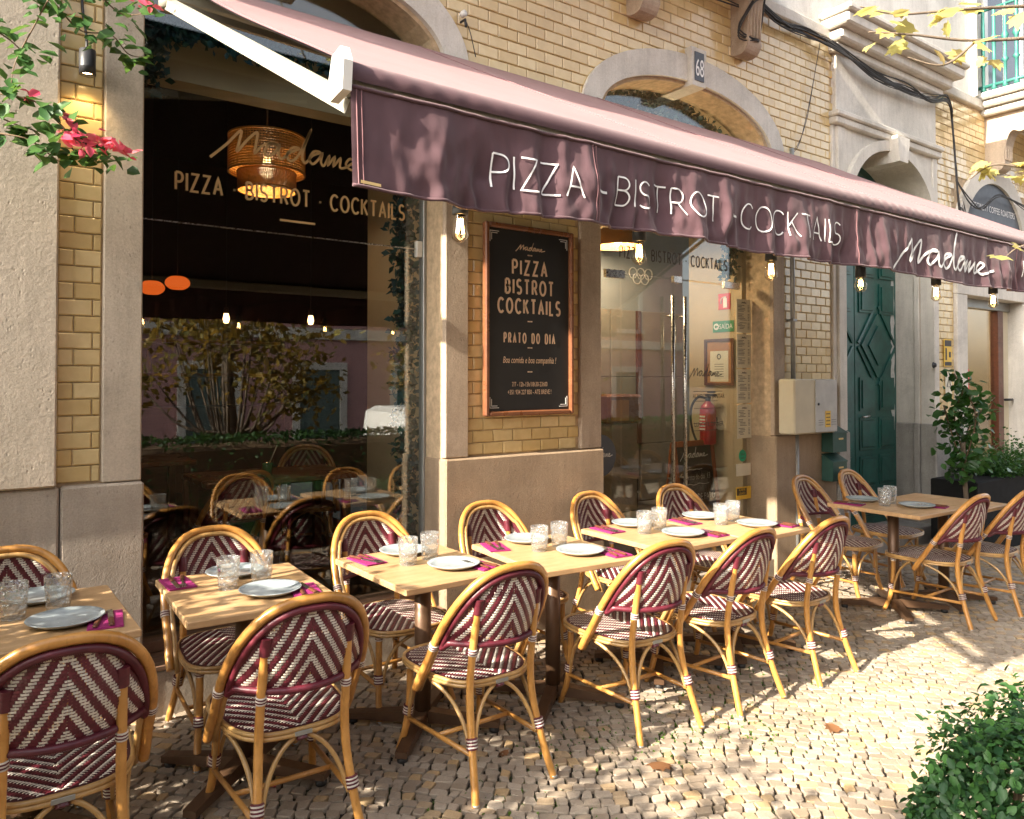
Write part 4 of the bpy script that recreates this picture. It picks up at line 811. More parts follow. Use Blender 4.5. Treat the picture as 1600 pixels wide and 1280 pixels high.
t = thing('meter_cabinet', 'cream electricity meter cabinet with yellow sticker between entrance and green door', 'cabinet', (5.96, -.06, 1.14)); MB().box(-.31, .31, -.16, .0, 0, .465, bev=.012).build('case', 'cream_paint', t); dr = MB().box(-.02, .305, -.168, -.1605, .008, .458, bev=.004).build('door', 'grey_paint', t); MB().box(.12, .20, -.1705, -.1682, .05, .19).build('sticker', 'sign_yellow', dr); MB().lathe([(0, -.1745), (.012, -.1745), (.012, -.168)], (.02, 0, .25), 10, axis='y').build('lock', 'black_plastic', dr)
mb = MB(); [mb.box(.13, .19, -.1715, -.1706, .07 + q * .03, .078 + q * .03) for q in range(4)]; [mb.box(x, x + .07, -.1695, -.1682, .07 + q * .02, .073 + q * .02) for q in range(3) for x in (.02, .215)]; mb.build('print', 'ink', dr)
for k, (z0, lab) in enumerate(((.955, 'upper green mailbox tucked beside the meter cabinet'), (.70, 'lower green mailbox with sloping lid under the other mailbox'))):
    t = thing('mailbox', lab, 'mailbox', (6.40, -.06, z0), group='mailboxes beside the green door'); MB().prism([(0, 0), (-.11, 0), (-.11, .17), (-.02, .22), (0, .22)], -.11, .11, 0, 'x').build('body', 'mail_green', t); MB().add([(-.115, -.118, .172), (.115, -.118, .172), (.115, -.0, .238), (-.115, -.0, .238), (-.115, -.118, .166), (.115, -.118, .166), (.115, 0, .232), (-.115, 0, .232)], [(0, 1, 2, 3), (7, 6, 5, 4), (0, 4, 5, 1), (1, 5, 6, 2), (2, 6, 7, 3), (3, 7, 4, 0)]).build('lid', 'mail_green', t); MB().box(-.02, .05, -.114, -.1105, .11, .125).build('slot_plate', 'gold', t)
t = thing('conduit_pipe', 'grey vertical conduit pipe beside the meter cabinet', 'pipe', (5.87, -.06, 0)); MB().tube([(0, 0, 1.60), (0, 0, 3.6)], .02, 8).build('pipe', 'grey_metal', t); MB().tube([(.05, 0, g(5.9)), (.05, 0, 1.145)], .018, 8).build('pipe', 'grey_metal', t)
for zz in (2.1, 2.9): MB().box(-.03, .03, -.024, .045, zz, zz + .02, bev=.003).build('clip', 'grey_metal', t)
# small stickers and plates on the brick strip right of the green door
t = thing('yellow_plate', 'small yellow enamel plate on the bricks beside the coffee shop', 'plate', (8.76, -.02, 1.74)); MB().box(-.085, .085, -.006, 0, 0, .30).build('plate', 'sign_yellow', t); mb = MB(); [mb.box(*b) for b in ((-.075, .075, -.008, -.0062, .22, .285), (-.075, .075, -.008, -.0062, .01, .05), (-.06, -.03, -.008, -.0062, .07, .2), (.02, .06, -.008, -.0062, .1, .16))]; mb.build('print', 'ink', t)
t = thing('triangle_notice', 'small pale notice with a triangle below the yellow plate', 'notice', (8.77, -.02, 1.40)); MB().box(-.07, .07, -.005, 0, 0, .28).build('sheet', 'paper', t); MB().tube([(-.045, -.007, .12), (.045, -.007, .12), (0, -.007, .21)], .005, 4, True).build('triangle', 'ink', t)
t = thing('boot_scraper', 'black iron loop fixed low on the grey plinth', 'iron loop', (8.75, -.07, .60)); MB().tube(smooth_path([(-.1, 0, 0), (-.08, -.05, .12), (0, -.07, .17), (.08, -.05, .12), (.1, 0, 0)], 5), .014, 6).build('loop', 'black_metal', t)
t = thing('door_bell', 'small dark round bell push on the pale pilaster', 'door bell', (8.36, -.058, 1.75)); MB().lathe([(0, -.03), (.02, -.028), (.028, -.01), (.034, 0)], n=14, axis='y').build('bell', 'black_metal', t)
# coffee shop door
t = thing('coffee_shop_door', 'glass coffee shop door with black post and posters behind the plants', 'door', (9.95, .16, .0)); MB().box(-.755, .40, 0, .012, -.2, 2.44).build('pane', 'glass', t); MB().box(.40, .55, -.05, .04, -.2, 2.438, bev=.006).build('post', 'wood_dark', t); MB().box(-.755, .755, -.05, .04, 2.44, 2.545, bev=.006).build('rail', 'grey_metal', t)
MB().box(.55, .755, -.02, .02, -.2, 2.44).build('side_panel', 'cream_paint', t); MB().tube([(.55, -.06, 1.35), (.66, -.09, 1.35), (.76, -.06, 1.35)], .016, 6).build('handle', 'black_metal', t)
for (a, b, c_, d_, mt) in ((-.66, -.45, 1.78, 1.98, 'sign_yellow'), (-.66, -.28, 1.36, 1.72, 'sign_red'), (-.72, -.36, .98, 1.30, 'paper'), (-.76, -.62, 1.4, 1.9, 'wall_blue_grey')): MB().box(a, b, -.006, -.002, c_, d_).build('poster', mt, t)
mb = MB(); mb.tube([(-.52 + .06 * math.cos(a), -.009, 1.1 + .07 * math.sin(a)) for a in [i * PI / 10 for i in range(10, 21)]], .012, 4); mb.box(-.62, -.46, -.01, -.007, 1.2, 1.27); mb.build('poster_print', 'sign_slate', t)
t = thing('coffee_shop_fill', 'added round glowing disc brightening the coffee shop interior', 'ceiling light', (9.9, .9, 2.98)); MB().lathe([(0, -.02), (.25, -.02), (.26, 0)], n=24).build('fill_disc', 'ceiling_glow', t)  # unseen source, added to brighten the room behind the door
room('coffee_room', 'wall_cream', (8.6, 11.2, 1.6, 1.7, -.2, 3.), (8.6, 8.7, .26, 1.6, -.2, 3.), (11.1, 11.2, .26, 1.6, -.2, 3), (8.6, 11.2, .26, 1.7, -.25, -.2), (8.6, 11.2, .26, 1.7, 3, 3.05))
# cables along the facade
def cable(label, pts, n, spread, r=.005, dangle=None):
    random.seed(len(label)); t = thing('cable_bundle', label, 'cables', pts[0]); o = Vector(pts[0])
    for k in range(n): MB().tube([p - o for p in smooth_path([(x + random.gauss(0, spread * .3), min(-.03, y - abs(random.gauss(0, spread * .4))), z + random.gauss(0, spread) - (.02 * random.random() if 0 < i < len(pts) - 1 else 0)) for i, (x, y, z) in enumerate(pts)], 5)], r * random.uniform(.6, 1.3), 5).build('cable', 'cable', t)
cable('thick bundle of black cables slung along under the string course and cornice', [(5.0, -.1, 4.86), (5.6, -.08, 4.66), (6.1, -.08, 4.66), (6.5, -.12, 4.62), (7.1, -.14, 4.50), (7.7, -.13, 4.50), (8.2, -.13, 4.52), (8.62, -.1, 4.62), (8.80, -.07, 4.50)], 16, .022, .006)
cable('black cable bundle dropping down the bricks right of the cornice into frayed ends', [(8.80, -.06, 4.55), (8.86, -.06, 4.2), (8.90, -.06, 3.85), (8.95, -.06, 3.55), (9.0, -.06, 3.42)], 12, .012, .006)
cable('tangle of loose cable ends hanging above the coffee shop arch', [(9.0, -.06, 3.5), (9.05, -.08, 3.35), (9.08, -.08, 3.15), (9.05, -.07, 3.02), (8.98, -.08, 3.12), (9.0, -.08, 3.3)], 8, .05, .004); cable('single cable running right over the coffee shop arch', [(8.9, -.06, 3.8), (9.2, -.08, 3.58), (9.5, -.08, 3.58), (9.9, -.1, 3.75), (10.6, -.1, 3.7)], 4, .015, .006)
cable('pair of thin cables looping down the bricks left of the doorway panel', [(6.32, -.05, 4.62), (6.22, -.05, 4.3), (6.1, -.05, 3.9), (5.95, -.05, 3.62), (5.75, -.05, 3.5)], 2, .012, .004); cable('cables wound around the corbel above the number plate', [(5.45, -.1, 4.95), (5.3, -.2, 4.72), (5.12, -.22, 4.6), (5.06, -.12, 4.4), (5.2, -.2, 4.34), (5.32, -.12, 4.42), (5.3, -.2, 4.7)], 6, .02, .005)
cable('cables along the shaded string course left of the corbels', [(2.5, -.08, 4.76), (3.4, -.08, 4.72), (4.1, -.12, 4.70), (4.6, -.08, 4.62), (5.1, -.1, 4.60)], 3, .012, .005)
t = thing('wall_hook', 'small rusty hook with a wire on the window arch', 'hook', (2.50, -.04, 3.78)); MB().tube([(0, 0, 0), (0, -.05, 0), (.0, -.06, -.05)], .008, 6).build('hook', 'black_metal', t); MB().tube(smooth_path([(0, -.05, 0), (.05, -.03, -.06), (.09, -.03, -.2)], 5), .003, 4).build('wire', 'cable', t); MB().lathe([(0, -.03), (.02, -.03), (.02, 0)], (.01, 0, .05), 10, axis='y').build('cap', 'white_plastic', t)
# ================================================================== RATTAN CHAIR (faces +Y)
def hoop_pts(inset=0., n=44, s_from=0.):
    a_, tilt = .250 - inset, math.atan2(.34, .525); L = math.hypot(.34, .525); out = []
    pl = [(-a_ - .004, 0.), (-a_ - .004, .07), (-a_, .14)] + [(-a_ * math.copysign(abs(math.cos(t)) ** .78, math.cos(t)), .20 + (L - .20 - inset) * math.sin(t) ** .84) for t in [PI * i / n for i in range(n + 1)]] + [(a_, .14), (a_ + .004, .07), (a_ + .004, 0.)]
    return [Vector((x, .06 - s * math.sin(tilt), .35 + s * math.cos(tilt))) for x, s in pl if s >= s_from]
HO = hoop_pts(.022, 90, .2); XM = .2275
def hoop_at(x):
    for a, b in zip(HO[:-1], HO[1:]):
        if a.x <= x <= b.x and b.x > a.x: return a.lerp(b, (x - a.x) / (b.x - a.x))
    return HO[0].copy() if x < 0 else HO[-1].copy()
def low_at(x): q = x / .230; return Vector((x, -.235 + .135 * abs(q) ** 2.1, .578 - .006 * (1 - q * q)))
def panel_pt(x, z):
    u, l = hoop_at(x), low_at(x); t = min(1., max(0., (z - l.z) / max(.001, u.z - l.z))); bulge = -.018 * math.sin(PI * min(1, max(0, t))); return Vector((x, l.y + (u.y - l.y) * t + bulge, z)), t, u.z, l.z
def ring_tube(path, r, pitch=.0052, amp=.0011, n=9, closed=False):
    P = [Vector(p) for p in path]; Q = [];
    for a, b in zip(P, P[1:] + ([P[0]] if closed else [])):
        k = max(1, round((b - a).length / (pitch / 2))); Q += [a.lerp(b, i / k) for i in range(k)]
    if not closed: Q.append(P[-1])
    return MB().tube(Q, [r + (amp if i % 2 else -amp) for i in range(len(Q))], n, closed)
def bands(mb, a, b, r, n):
    a, b = Vector(a), Vector(b)
    for i in range(n):
        p, q = a.lerp(b, i / n), a.lerp(b, (i + 1) / n); mb.tube([p, p.lerp(q, .2), p.lerp(q, .8), q], [r * .93, r, r, r * .93], 10, mi=i % 2)
    return mb
def strands(mb, fpt, u0, u1, v0, v1, pitch, period, on, slope, ok, dash_n, chev=1.):
    """short raised dashes, white or burgundy, stepped row by row into chevrons"""
    v = v0; row_ = 0
    while v < v1:
        for sg in (-1, 1):
            k = -2
            while True:
                st = (-slope * v) % period + k * period; k += 1
                if st > u1: break
                for (a, ln, mi) in ((st, on, 1), (st + on, period - on, 0)):
                    a0, a1 = max(a, 0.), a + ln
                    if a1 - a0 < .005 or a0 > u1: continue
                    a1 -= .0016; pts = []
                    if not (ok(sg * a0, v) and ok(sg * a1, v)):
                        m_ = (a0 + a1) / 2
                        if ok(sg * a0, v): a1 = m_
                        elif ok(sg * a1, v): a0 = m_
                        else: continue
                        if not (ok(sg * a0, v) and ok(sg * a1, v)): continue
                    V = []
                    for q, lift in ((0, .0004), (.3, .0026), (.7, .0026), (1, .0004)):
                        for dv in ((-.34, .34) if mi else (-.42, .42)):
                            p, nr = fpt(sg * (a0 + (a1 - a0) * q), v + dv * pitch)
                            V += [p + nr * lift, p - nr * lift] if dash_n == 2 else [p + nr * lift]
                    F = []
                    if dash_n == 1: F = [(2 * i, 2 * i + 1, 2 * i + 3, 2 * i + 2) for i in range(3)]
                    else:
                        for i in range(3): o = 4 * i; F += [(o, o + 2, o + 6, o + 4), (o + 1, o + 5, o + 7, o + 3)]
                    mb.add(V, F, mi, False)
        v += pitch; row_ += 1
def cane(path, r, n=10, seed=0):
    """rattan pole with the slight swelling of its nodes"""
    rd = random.Random(seed); P = [Vector(p) for p in path]; Q = [P[0]]
    for a, b in zip(P[:-1], P[1:]):
        k = max(1, int((b - a).length / .008)); Q += [a.lerp(b, i / k) for i in range(1, k + 1)]
    d = 0.; nxt = rd.uniform(.03, .14); rs = []
    for i, q in enumerate(Q):
        if i: d += (q - Q[i - 1]).length
        if d > nxt + .012: nxt = d + rd.uniform(.09, .2)
        rs.append(r * (1 + (.085 * math.exp(-((d - nxt) / .006) ** 2))) * (1 + .02 * math.sin(d * 21 + seed)))
    return MB().tube(Q, rs, n)
def make_chair():
    c = thing('rattan_chair', 'chair', 'chair')
    H = hoop_pts(0, 40); cane(H, .0165, 12, 1).build('back_hoop', 'rattan', c); Hi = [Vector((p.x * .905, p.y + .006, p.z - .010)) for p in hoop_pts(.0, 40)]; MB().tube([Vector((p.x * .90, p.y + .012, p.z - (.024 if abs(p.x) < .2 else .012))) for p in H], .0115, 9).build('hoop_liner', 'rattan_pale', c)
    # woven back
    nx, nz = 40, 12
    def bp(u, v): x = -XM + 2 * XM * u; q = panel_pt(x, 0)[2:]; return panel_pt(x, q[1] + (q[0] - q[1]) * v)[0]
    bk = MB(); x = -XM + .006                       # upright warp strands; daylight shows between them
    while x < XM - .004:
        ww = .0034; V = []
        for q in range(9):
            for dx in (-ww, ww): V.append(bp((x + dx + XM) / (2 * XM), q / 8))
        bk.add(V, [(2 * q, 2 * q + 1, 2 * q + 3, 2 * q + 2) for q in range(8)]); x += .0108
    bk = bk.build('back_panel', 'burgundy', c, 'stuff')
    def bpt(x, z): p = panel_pt(x, z)[0]; px = panel_pt(x + .004, z)[0]; d = (px - p).normalized(); nr = d.cross(Vector((0, .15, 1))).normalized(); return p, nr
    def bok(x, z):
        if abs(x) > XM - .006: return False
        _, t, zu, zl = panel_pt(x, z); return zl + .006 < z < zu - .006
    mb = MB(); strands(mb, bpt, 0, XM, .585, .87, .0092, .0445, .0208, .60, bok, 2); mb.build('back_weave', ['burgundy', 'weave_white'], bk, 'stuff')
    rim = [Vector((p.x * .955, p.y - .010, p.z - .020)) for p in hoop_pts(.012, 30, .262)]
    low = [low_at(-.230 + .46 * i / 24) + Vector((0, -.008, 0)) for i in range(25)]; rim = rim + [q for q in reversed(low)][1:-1]
    ring_tube(rim, .0125, closed=True).build('wrapped_rim', 'burgundy', c)
    # seat
    def seat_out(a, k=1.):
        x = .212 * k * math.copysign(abs(math.cos(a)) ** .62, math.cos(a)); y = .075 + .248 * k * math.copysign(abs(math.sin(a)) ** .62, math.sin(a)); return x * (1 + .10 * (y - .07) / .25), y
    def sz(x, y): return .418 + .010 * (1 - (x / .22) ** 2) * (1 - ((y - .075) / .26) ** 2) - .006 * max(0, (y - .2) / .1)
    def sp(u, v): a = 2 * PI * u; x, y = seat_out(a, max(.001, v)); return (x, y, sz(x, y))
    st = MB().grid(sp, 40, 7).build('seat', 'weave_base', c)
    def sok(x, y):
        X = x / (.205 * (1 + .10 * (y - .07) / .25)); Y = (y - .075) / .241; return abs(X) ** 3.2 + abs(Y) ** 3.2 < 1
    def spt(x, y): return Vector((x, y, sz(x, y))), Vector((0, 0, 1))
    mb = MB(); strands(mb, spt, 0, .23, -.17, .325, .0092, .045, .021, -.85, sok, 1); mb.build('seat_weave', ['burgundy', 'weave_white'], st, 'stuff')
    for dz in (.398, .4125): MB().tube([(x * 1.02, .075 + (y - .075) * 1.02, dz) for x, y in [seat_out(2 * PI * i / 48) for i in range(48)]], .0085, 7, True).build('seat_rim', 'rattan_pale', c)
    RL = [[(sx * .188, -.285, 0), (sx * .168, -.235, .14), (sx * .153, -.192, .30), (sx * .148, -.182, .42), (sx * .146, -.20, .56), (sx * .140, -.232, .755)] for sx in (-1, 1)]
    FL = [[(sx * .205, .30, 0), (sx * .192, .262, .10), (sx * .183, .245, .22), (sx * .180, .240, .395)] for sx in (-1, 1)]
    def at_z(pl, z):
        for a, b in zip(pl[:-1], pl[1:]):
            if a[2] <= z <= b[2]: return Vector(a).lerp(Vector(b), (z - a[2]) / (b[2] - a[2]))
        return Vector(pl[-1])
    for pl, zb in ((RL[0], .205), (RL[1], .205), (FL[0], .185), (FL[1], .185)):
        sp_ = smooth_path(pl, 5); lg = cane(sp_, .0152, 10, int(pl[0][0] * 100)).build('leg', 'rattan', c); bands(MB(), at_z(pl, zb - .02), at_z(pl, zb + .02), .0225, 7).build('binding', ['burgundy', 'weave_white'], lg); MB().lathe([(.0, .0), (.0135, 0), (.0145, .012), (.0, .013)], (pl[0][0], pl[0][1], 0), 10).build('foot_cap', 'grey_metal', lg)
        if len(pl) == 6: bands(MB(), at_z(pl, .535), at_z(pl, .560), .0185, 5).build('binding', ['weave_white', 'burgundy'], lg); ring_tube([at_z(pl, .70), at_z(pl, .715), at_z(pl, .735), at_z(pl, .752) + Vector((0, -.004, .01))], .0205).build('post_wrap', 'burgundy', lg)
        else: bands(MB(), at_z(pl, .365), at_z(pl, .39), .0185, 5).build('binding', ['weave_white', 'burgundy'], lg)
    for sx in (-1, 1):
        hp = [p for p in hoop_pts() if p.x * sx > 0]; hq = min(hp, key=lambda p: abs(p.z - .545)); hr = min(hp, key=lambda p: abs(p.z - .585)); d = (hr - hq).normalized()
        bands(MB(), hq - d * .012, hq + d * .014, .0205, 5).build('binding', ['weave_white', 'burgundy'], c)
    def brace(leg, zl, mid):
        p0, p1 = at_z(leg, zl), at_z(leg, .34); off = (Vector(mid) - p0); off.z = 0; off = off.normalized() * .017; p0, p1 = p0 + off, p1 + off * 2.; m_ = Vector(mid)
        cane([p0.lerp(p1, t).lerp(p1.lerp(m_, t), t) for t in [i / 12 for i in range(13)]], .0085, 7, int(m_.x * 99)).build('brace', 'rattan_pale', c)
    for i in (0, 1):
        sx = (-1, 1)[i]; brace(RL[i], .175, (sx * .02, -.168, .388)); brace(FL[i], .16, (sx * .02, .312, .386)); brace(RL[i], .175, (sx * .208, .02, .387)); brace(FL[i], .16, (sx * .213, .10, .387))
        a, b = at_z(RL[i], .165), at_z(FL[i], .15); MB().tube([a, b], .010, 8).build('stretcher', 'rattan', c)
    a, b = (at_z(RL[0], .165) + at_z(FL[0], .15)) / 2, (at_z(RL[1], .165) + at_z(FL[1], .15)) / 2; MB().tube([a, b], .010, 8).build('stretcher', 'rattan', c)
    MB().box(-.03, .03, -.192, -.1885, .396, .411, bev=.001).build('name_tag', 'grey_metal', c); ring_tube([(0, -.170, .39), (0, -.178, .376)], .019).build('wrap', 'burgundy', c)
    return c
CH = make_chair(); first = [True]
def chair(x, y, deg, label, group, z=None):
    loc = (x, y, g(x) if z is None else z)
    if first[0]: first[0] = False; CH.location = loc; CH.rotation_euler = (0, 0, R(deg)); tag(CH, label, 'chair', group); return CH
    return dup(CH, loc, R(deg), label, 'chair', group)
G1, G2, G3 = 'street-side rattan chairs in the sunny row', 'wall-side rattan chairs in the sunny row', 'rattan chairs in the shade'
SX = [(.27, -1.30, 0), (.985, -1.275, -2), (1.80, -1.275, 0), (2.68, -1.30, -4), (3.27, -1.33, 3), (3.93, -1.345, 2)]
SL = ['rattan chair in the near left corner, seen from behind, cut by the frame', 'rattan chair seen from behind at the dappled wooden table, second from the left', 'rattan chair seen from behind, third from the left of the street side', 'rattan chair with its back to the street, fourth from the left', 'rattan chair with its back to the street, between the fourth and last of the row', 'rattan chair at the right end of the sunny street-side row']
for (x, y, d), l in zip(SX, SL): chair(x, y, d, l, G1)
WX = [(.20, -.43, 180), (1.03, -.40, 180), (1.84, -.40, 181), (2.61, -.41, 180), (3.45, -.42, 184), (4.22, -.44, 178)]
WL = ['rattan chair against the left stone plinth, behind the leftmost table', 'rattan chair in front of the shop window, behind the dappled table', 'rattan chair by the right edge of the shop window, facing the street', 'rattan chair in front of the stone plinth below the menu board', 'rattan chair facing the street at the left of the glass entrance', 'rattan chair facing the street right in front of the chalkboard']
for (x, y, d), l in zip(WX, WL): chair(x, y, d, l, G2)
for x, y, d, l in ((5.62, -.58, 186, 'shaded rattan chair beside the mailboxes, facing the street'), (6.38, -.52, 184, 'shaded rattan chair in front of the green door'), (5.67, -1.36, 0, 'shaded rattan chair with its back to the street at the far tables'), (6.27, -1.42, 2, 'rattan chair at the right edge of the photo beside the planter')): chair(x, y, d, l, G3)
for x, y, d, l in ((1.45, 1.15, 20, 'dim rattan chair close behind the shop window glass'), (2.45, 2.3, 160, 'dim rattan chair at the far side of the inside table'), (.75, 1.7, -60, 'dim rattan chair at the left inside the dining room')): chair(x, y, d, l, 'rattan chairs inside the dining room', .14)

# ================================================================== TABLES
def make_table():
    t = thing('bistro_table', 'table', 'table'); MB().box(-.283, .283, -.345, .345, .722, .75, bev=.004).build('tabletop', 'wood_top', t); MB().box(-.12, .12, -.12, .12, .712, .7215, bev=.003).build('mounting_plate', 'brown_metal', t); MB().tube([(0, 0, .06), (0, 0, .712)], .038, 14).build('column', 'brown_metal', t)
    for k in range(4):
        a = R(45 + 90 * k); d = Vector((math.cos(a), math.sin(a), 0)); n_ = Vector((-d.y, d.x, 0)); f = MB(); A_, B_ = d * .03, d * .36
        f.add([A_ + n_ * .028 + Vector((0, 0, .03)), A_ - n_ * .028 + Vector((0, 0, .03)), B_ - n_ * .026 + Vector((0, 0, .026)), B_ + n_ * .026 + Vector((0, 0, .026)), A_ + n_ * .028 + Vector((0, 0, .085)), A_ - n_ * .028 + Vector((0, 0, .085)), B_ - n_ * .026 + Vector((0, 0, .052)), B_ + n_ * .026 + Vector((0, 0, .052))], [(0, 1, 2, 3), (7, 6, 5, 4), (0, 4, 5, 1), (1, 5, 6, 2), (2, 6, 7, 3), (3, 7, 4, 0)])
        ft = f.build('foot', 'brown_metal', t); MB().lathe([(0, 0), (.022, 0), (.024, .018), (.010, .028), (0, .03)], tuple(d * .335), 10).build('glide', 'black_plastic', ft)
    return t
TB = make_table(); TX = [(.245, -.83, 0), (.975, -.83, -3), (1.785, -.85, 1), (2.48, -.95, -5), (3.285, -.91, -1), (3.90, -.96, 0), (5.53, -1.10, -2), (6.07, -1.20, 0)]
TLb = ['wooden bistro table at the left edge of the photo', 'weathered wooden bistro table under dappled leaf shade', 'sunlit wooden bistro table in front of the window\'s right edge', 'sunlit wooden bistro table in front of the menu board', 'sunlit wooden bistro table before the glass entrance', 'sunlit wooden bistro table at the right end of the sunny row', 'shaded wooden bistro table with place settings near the green door', 'shaded empty wooden bistro table farthest right']
for k, ((x, y, d), l) in enumerate(zip(TX, TLb)):
    if k == 0: TB.location = (x, y, g(x)); TB.rotation_euler = (0, 0, R(d)); tag(TB, l, 'table', 'wooden bistro tables')
    else: dup(TB, (x, y, g(x)), R(d), l, 'table', 'wooden bistro tables')
pl_me = MB().lathe([(0, .004), (.07, .002), (.075, .0), (.095, .006), (.118, .018), (.121, .021), (.119, .0225), (.10, .013), (.08, .008), (0, .008)], n=40).mesh('plate', 'plate')
gmb = MB(); n = 18; prof = [(.031, .002), (.034, .0), (.0355, .012), (.038, .035), (.0395, .06), (.041, .085), (.042, .100), (.0425, .104)]
for i, (r_, h_) in enumerate(prof):
    for k in range(n): a = 2 * PI * (k + .5 * (i % 2)) / n; rr = r_ * (1 + (.03 if 0 < i < 6 and (k + i) % 2 else 0)); gmb.v.append((rr * math.cos(a), rr * math.sin(a), h_))
for i in range(len(prof) - 1):
    for k in range(n): q = (k + 1) % n; gmb.f += [(i * n + k, i * n + q, (i + 1) * n + k), (i * n + q, (i + 1) * n + q, (i + 1) * n + k)]; gmb.mi += [0, 0]; gmb.sm += [False, False]
gmb.lathe([(.0425, .104), (.041, .1055), (.0395, .104), (.0375, .07), (.034, .016), (0, .014)], n=18); gmb.lathe([(0, 0.001), (.034, .001)], n=18); gmb.v = [(a * 1.1, b * 1.1, c * 1.18) for a, b, c in gmb.v]; gl_me = gmb.mesh('tumbler', 'crystal')
nap_me = MB().box(-.055, .055, -.10, .10, 0, .004, bev=.0015).box(-.052, .055, -.098, .10, .0042, .007, bev=.001).mesh('napkin', 'napkin')
kn = MB().box(-.009, .009, -.10, -.01, .0, .010, 0, .004).box(-.008, .010, -.01, .10, .002, .005, 1, .002); kn_me = kn.mesh('knife', ['wood_dark', 'steel'])
fk = MB().box(-.008, .008, -.10, -.01, .0, .009, 0, .004).box(-.004, .004, -.01, .05, .002, .005, 1, .001).box(-.012, .012, .05, .065, .002, .005, 1, .001)
for q in range(4): fk.box(-.0115 + q * .0062, -.0085 + q * .0062, .065, .10, .002, .005, 1, .0005)
fk_me = fk.mesh('fork', ['wood_dark', 'steel'])
TD = ['the leftmost table', 'the dappled table', 'the table by the window edge', 'the table before the menu board', 'the table before the glass entrance', 'the right end table of the sunny row', 'the shaded table near the green door']
def put(name, me, x, y, z, rz, label, cat, group):
    o = link(name, me); o.location = (x, y, z); o.rotation_euler = (0, 0, rz); return tag(o, label, cat, group)
for k in range(7):
    x, y, d = TX[k]; zt = g(x) + .751; a = R(d); random.seed(20 + k); loc = lambda u, v: (x + u * math.cos(a) - v * math.sin(a), y + u * math.sin(a) + v * math.cos(a), zt); jt = lambda s_=.02: random.uniform(-s_, s_)
    put('dinner_plate', pl_me, *loc(.075 + jt(.012), -.125 + jt(.008)), random.random() * 6, 'grey-blue plate on the street side of ' + TD[k], 'plate', 'grey-blue plates'); put('dinner_plate', pl_me, *loc(.02 + jt(), .255 + jt(.006)), random.random() * 6, 'grey-blue plate on the wall side of ' + TD[k], 'plate', 'grey-blue plates')
    put('cut_glass_tumbler', gl_me, *loc(-.062 + jt(.006), .035 + jt(.006)), random.random() * 6, 'left cut-glass tumbler on ' + TD[k], 'glass', 'cut-glass tumblers'); put('cut_glass_tumbler', gl_me, *loc(.085 + jt(.006), .068 + jt(.006)), random.random() * 6, 'right cut-glass tumbler on ' + TD[k], 'glass', 'cut-glass tumblers')
    for (u, v, rr, w_) in ((-.20, .20, 180, 'wall'), (.205, -.20, 0, 'street')):
        rz = a + R(rr + random.uniform(-14, 14)); p = loc(u + jt(), v + jt()); put('folded_napkin', nap_me, *p, rz, 'folded magenta napkin on the ' + w_ + ' side of ' + TD[k], 'napkin', 'magenta napkins'); r_ = random.uniform(-10, 10)
        for me, nm, dx in ((fk_me, 'fork', -.018), (kn_me, 'knife', .016)): put(nm, me, p[0] + dx * math.cos(rz), p[1] + dx * math.sin(rz), p[2] + .0072, rz + R(r_ + dx * 300), nm + ' lying on the ' + w_ + ' side napkin of ' + TD[k], nm, 'cutlery on napkins')

# ================================================================== PLANTS
def foliage(name, parent, mat, pts, size, shape='oval', normals=None, up=.3, droop=0.): return link(name, leaves_mesh(name, mat, pts, size, shape, normals, up, droop), parent, 'stuff')
# clipped hedge in the lower right corner
hx0, hx1, hy0, hy1 = 2.33, 7.0, -3.9, -2.80
hd = thing('hedge', 'dense clipped green hedge in the lower right corner', 'hedge', (3.2, -3.3, g(3.2))); P = []; NR = []
def hedge_h(x, y): return .56 + .04 * math.sin(x * 3.1) + .03 * math.sin(y * 5 + x * 2.3)
while len(P) < 15500:
    x = random.uniform(hx0, hx1 if random.random() < .12 else 3.9); y = random.uniform(-3.6, hy1) if random.random() < .9 else random.uniform(hy0, hy1); h_ = hedge_h(x, y); fr = random.random()
    ex = min((x - hx0) / .28, (hy1 - y) / .22, 1); rnd_ = math.sqrt(max(0, 1 - (1 - max(0, ex)) ** 2)); top = h_ * (.45 + .55 * rnd_) 
    if fr < .62: z_ = top - abs(random.gauss(0, .035)); n_ = (0, 0, 1)
    else:
        z_ = random.uniform(.02, top); 
        if random.random() < .55: y = hy1 + random.gauss(-.03, .03) - .06 * abs(z_ / .5 - .5); n_ = (0, 1, .2)
        else: x = hx0 + abs(random.gauss(.03, .03)); n_ = (-1, 0, .2)
    P.append((x - 3.2, y + 3.3, z_)); NR.append(n_)
for k in range(60):
    x = random.uniform(hx0, 3.8); y = random.uniform(-3.0, hy1 - .03); z_ = hedge_h(x, y) * .92
    for q in range(7): P.append((x - 3.2 + random.gauss(0, .015), y + 3.3 + random.gauss(0, .015), z_ + q * .015)); NR.append((0, 0, 1))
foliage('foliage', hd, 'leaf_hedge', P, .031, 'oval', NR, .2); foliage('young_leaves', hd, 'leaf_citrus', [(a + random.gauss(0, .02), b + random.gauss(0, .02), c + .01) for a, b, c in P[::9]], .022, 'oval', None, .4)
for k in range(40):
    x = random.uniform(hx0 + .12, 3.9) - 3.2; y = random.uniform(-3.5, hy1 - .12) + 3.3
    MB().tube([(x, y, 0), (x + random.gauss(0, .05), y + random.gauss(0, .05), .42)], .006, 5).build('stem', 'stem', hd)
MB().box(hx0 + .2 - 3.2, 3.75, -.55, hy1 - .16 + 3.3, 0, .34, bev=.08).build('twig_core', 'stem', hd)
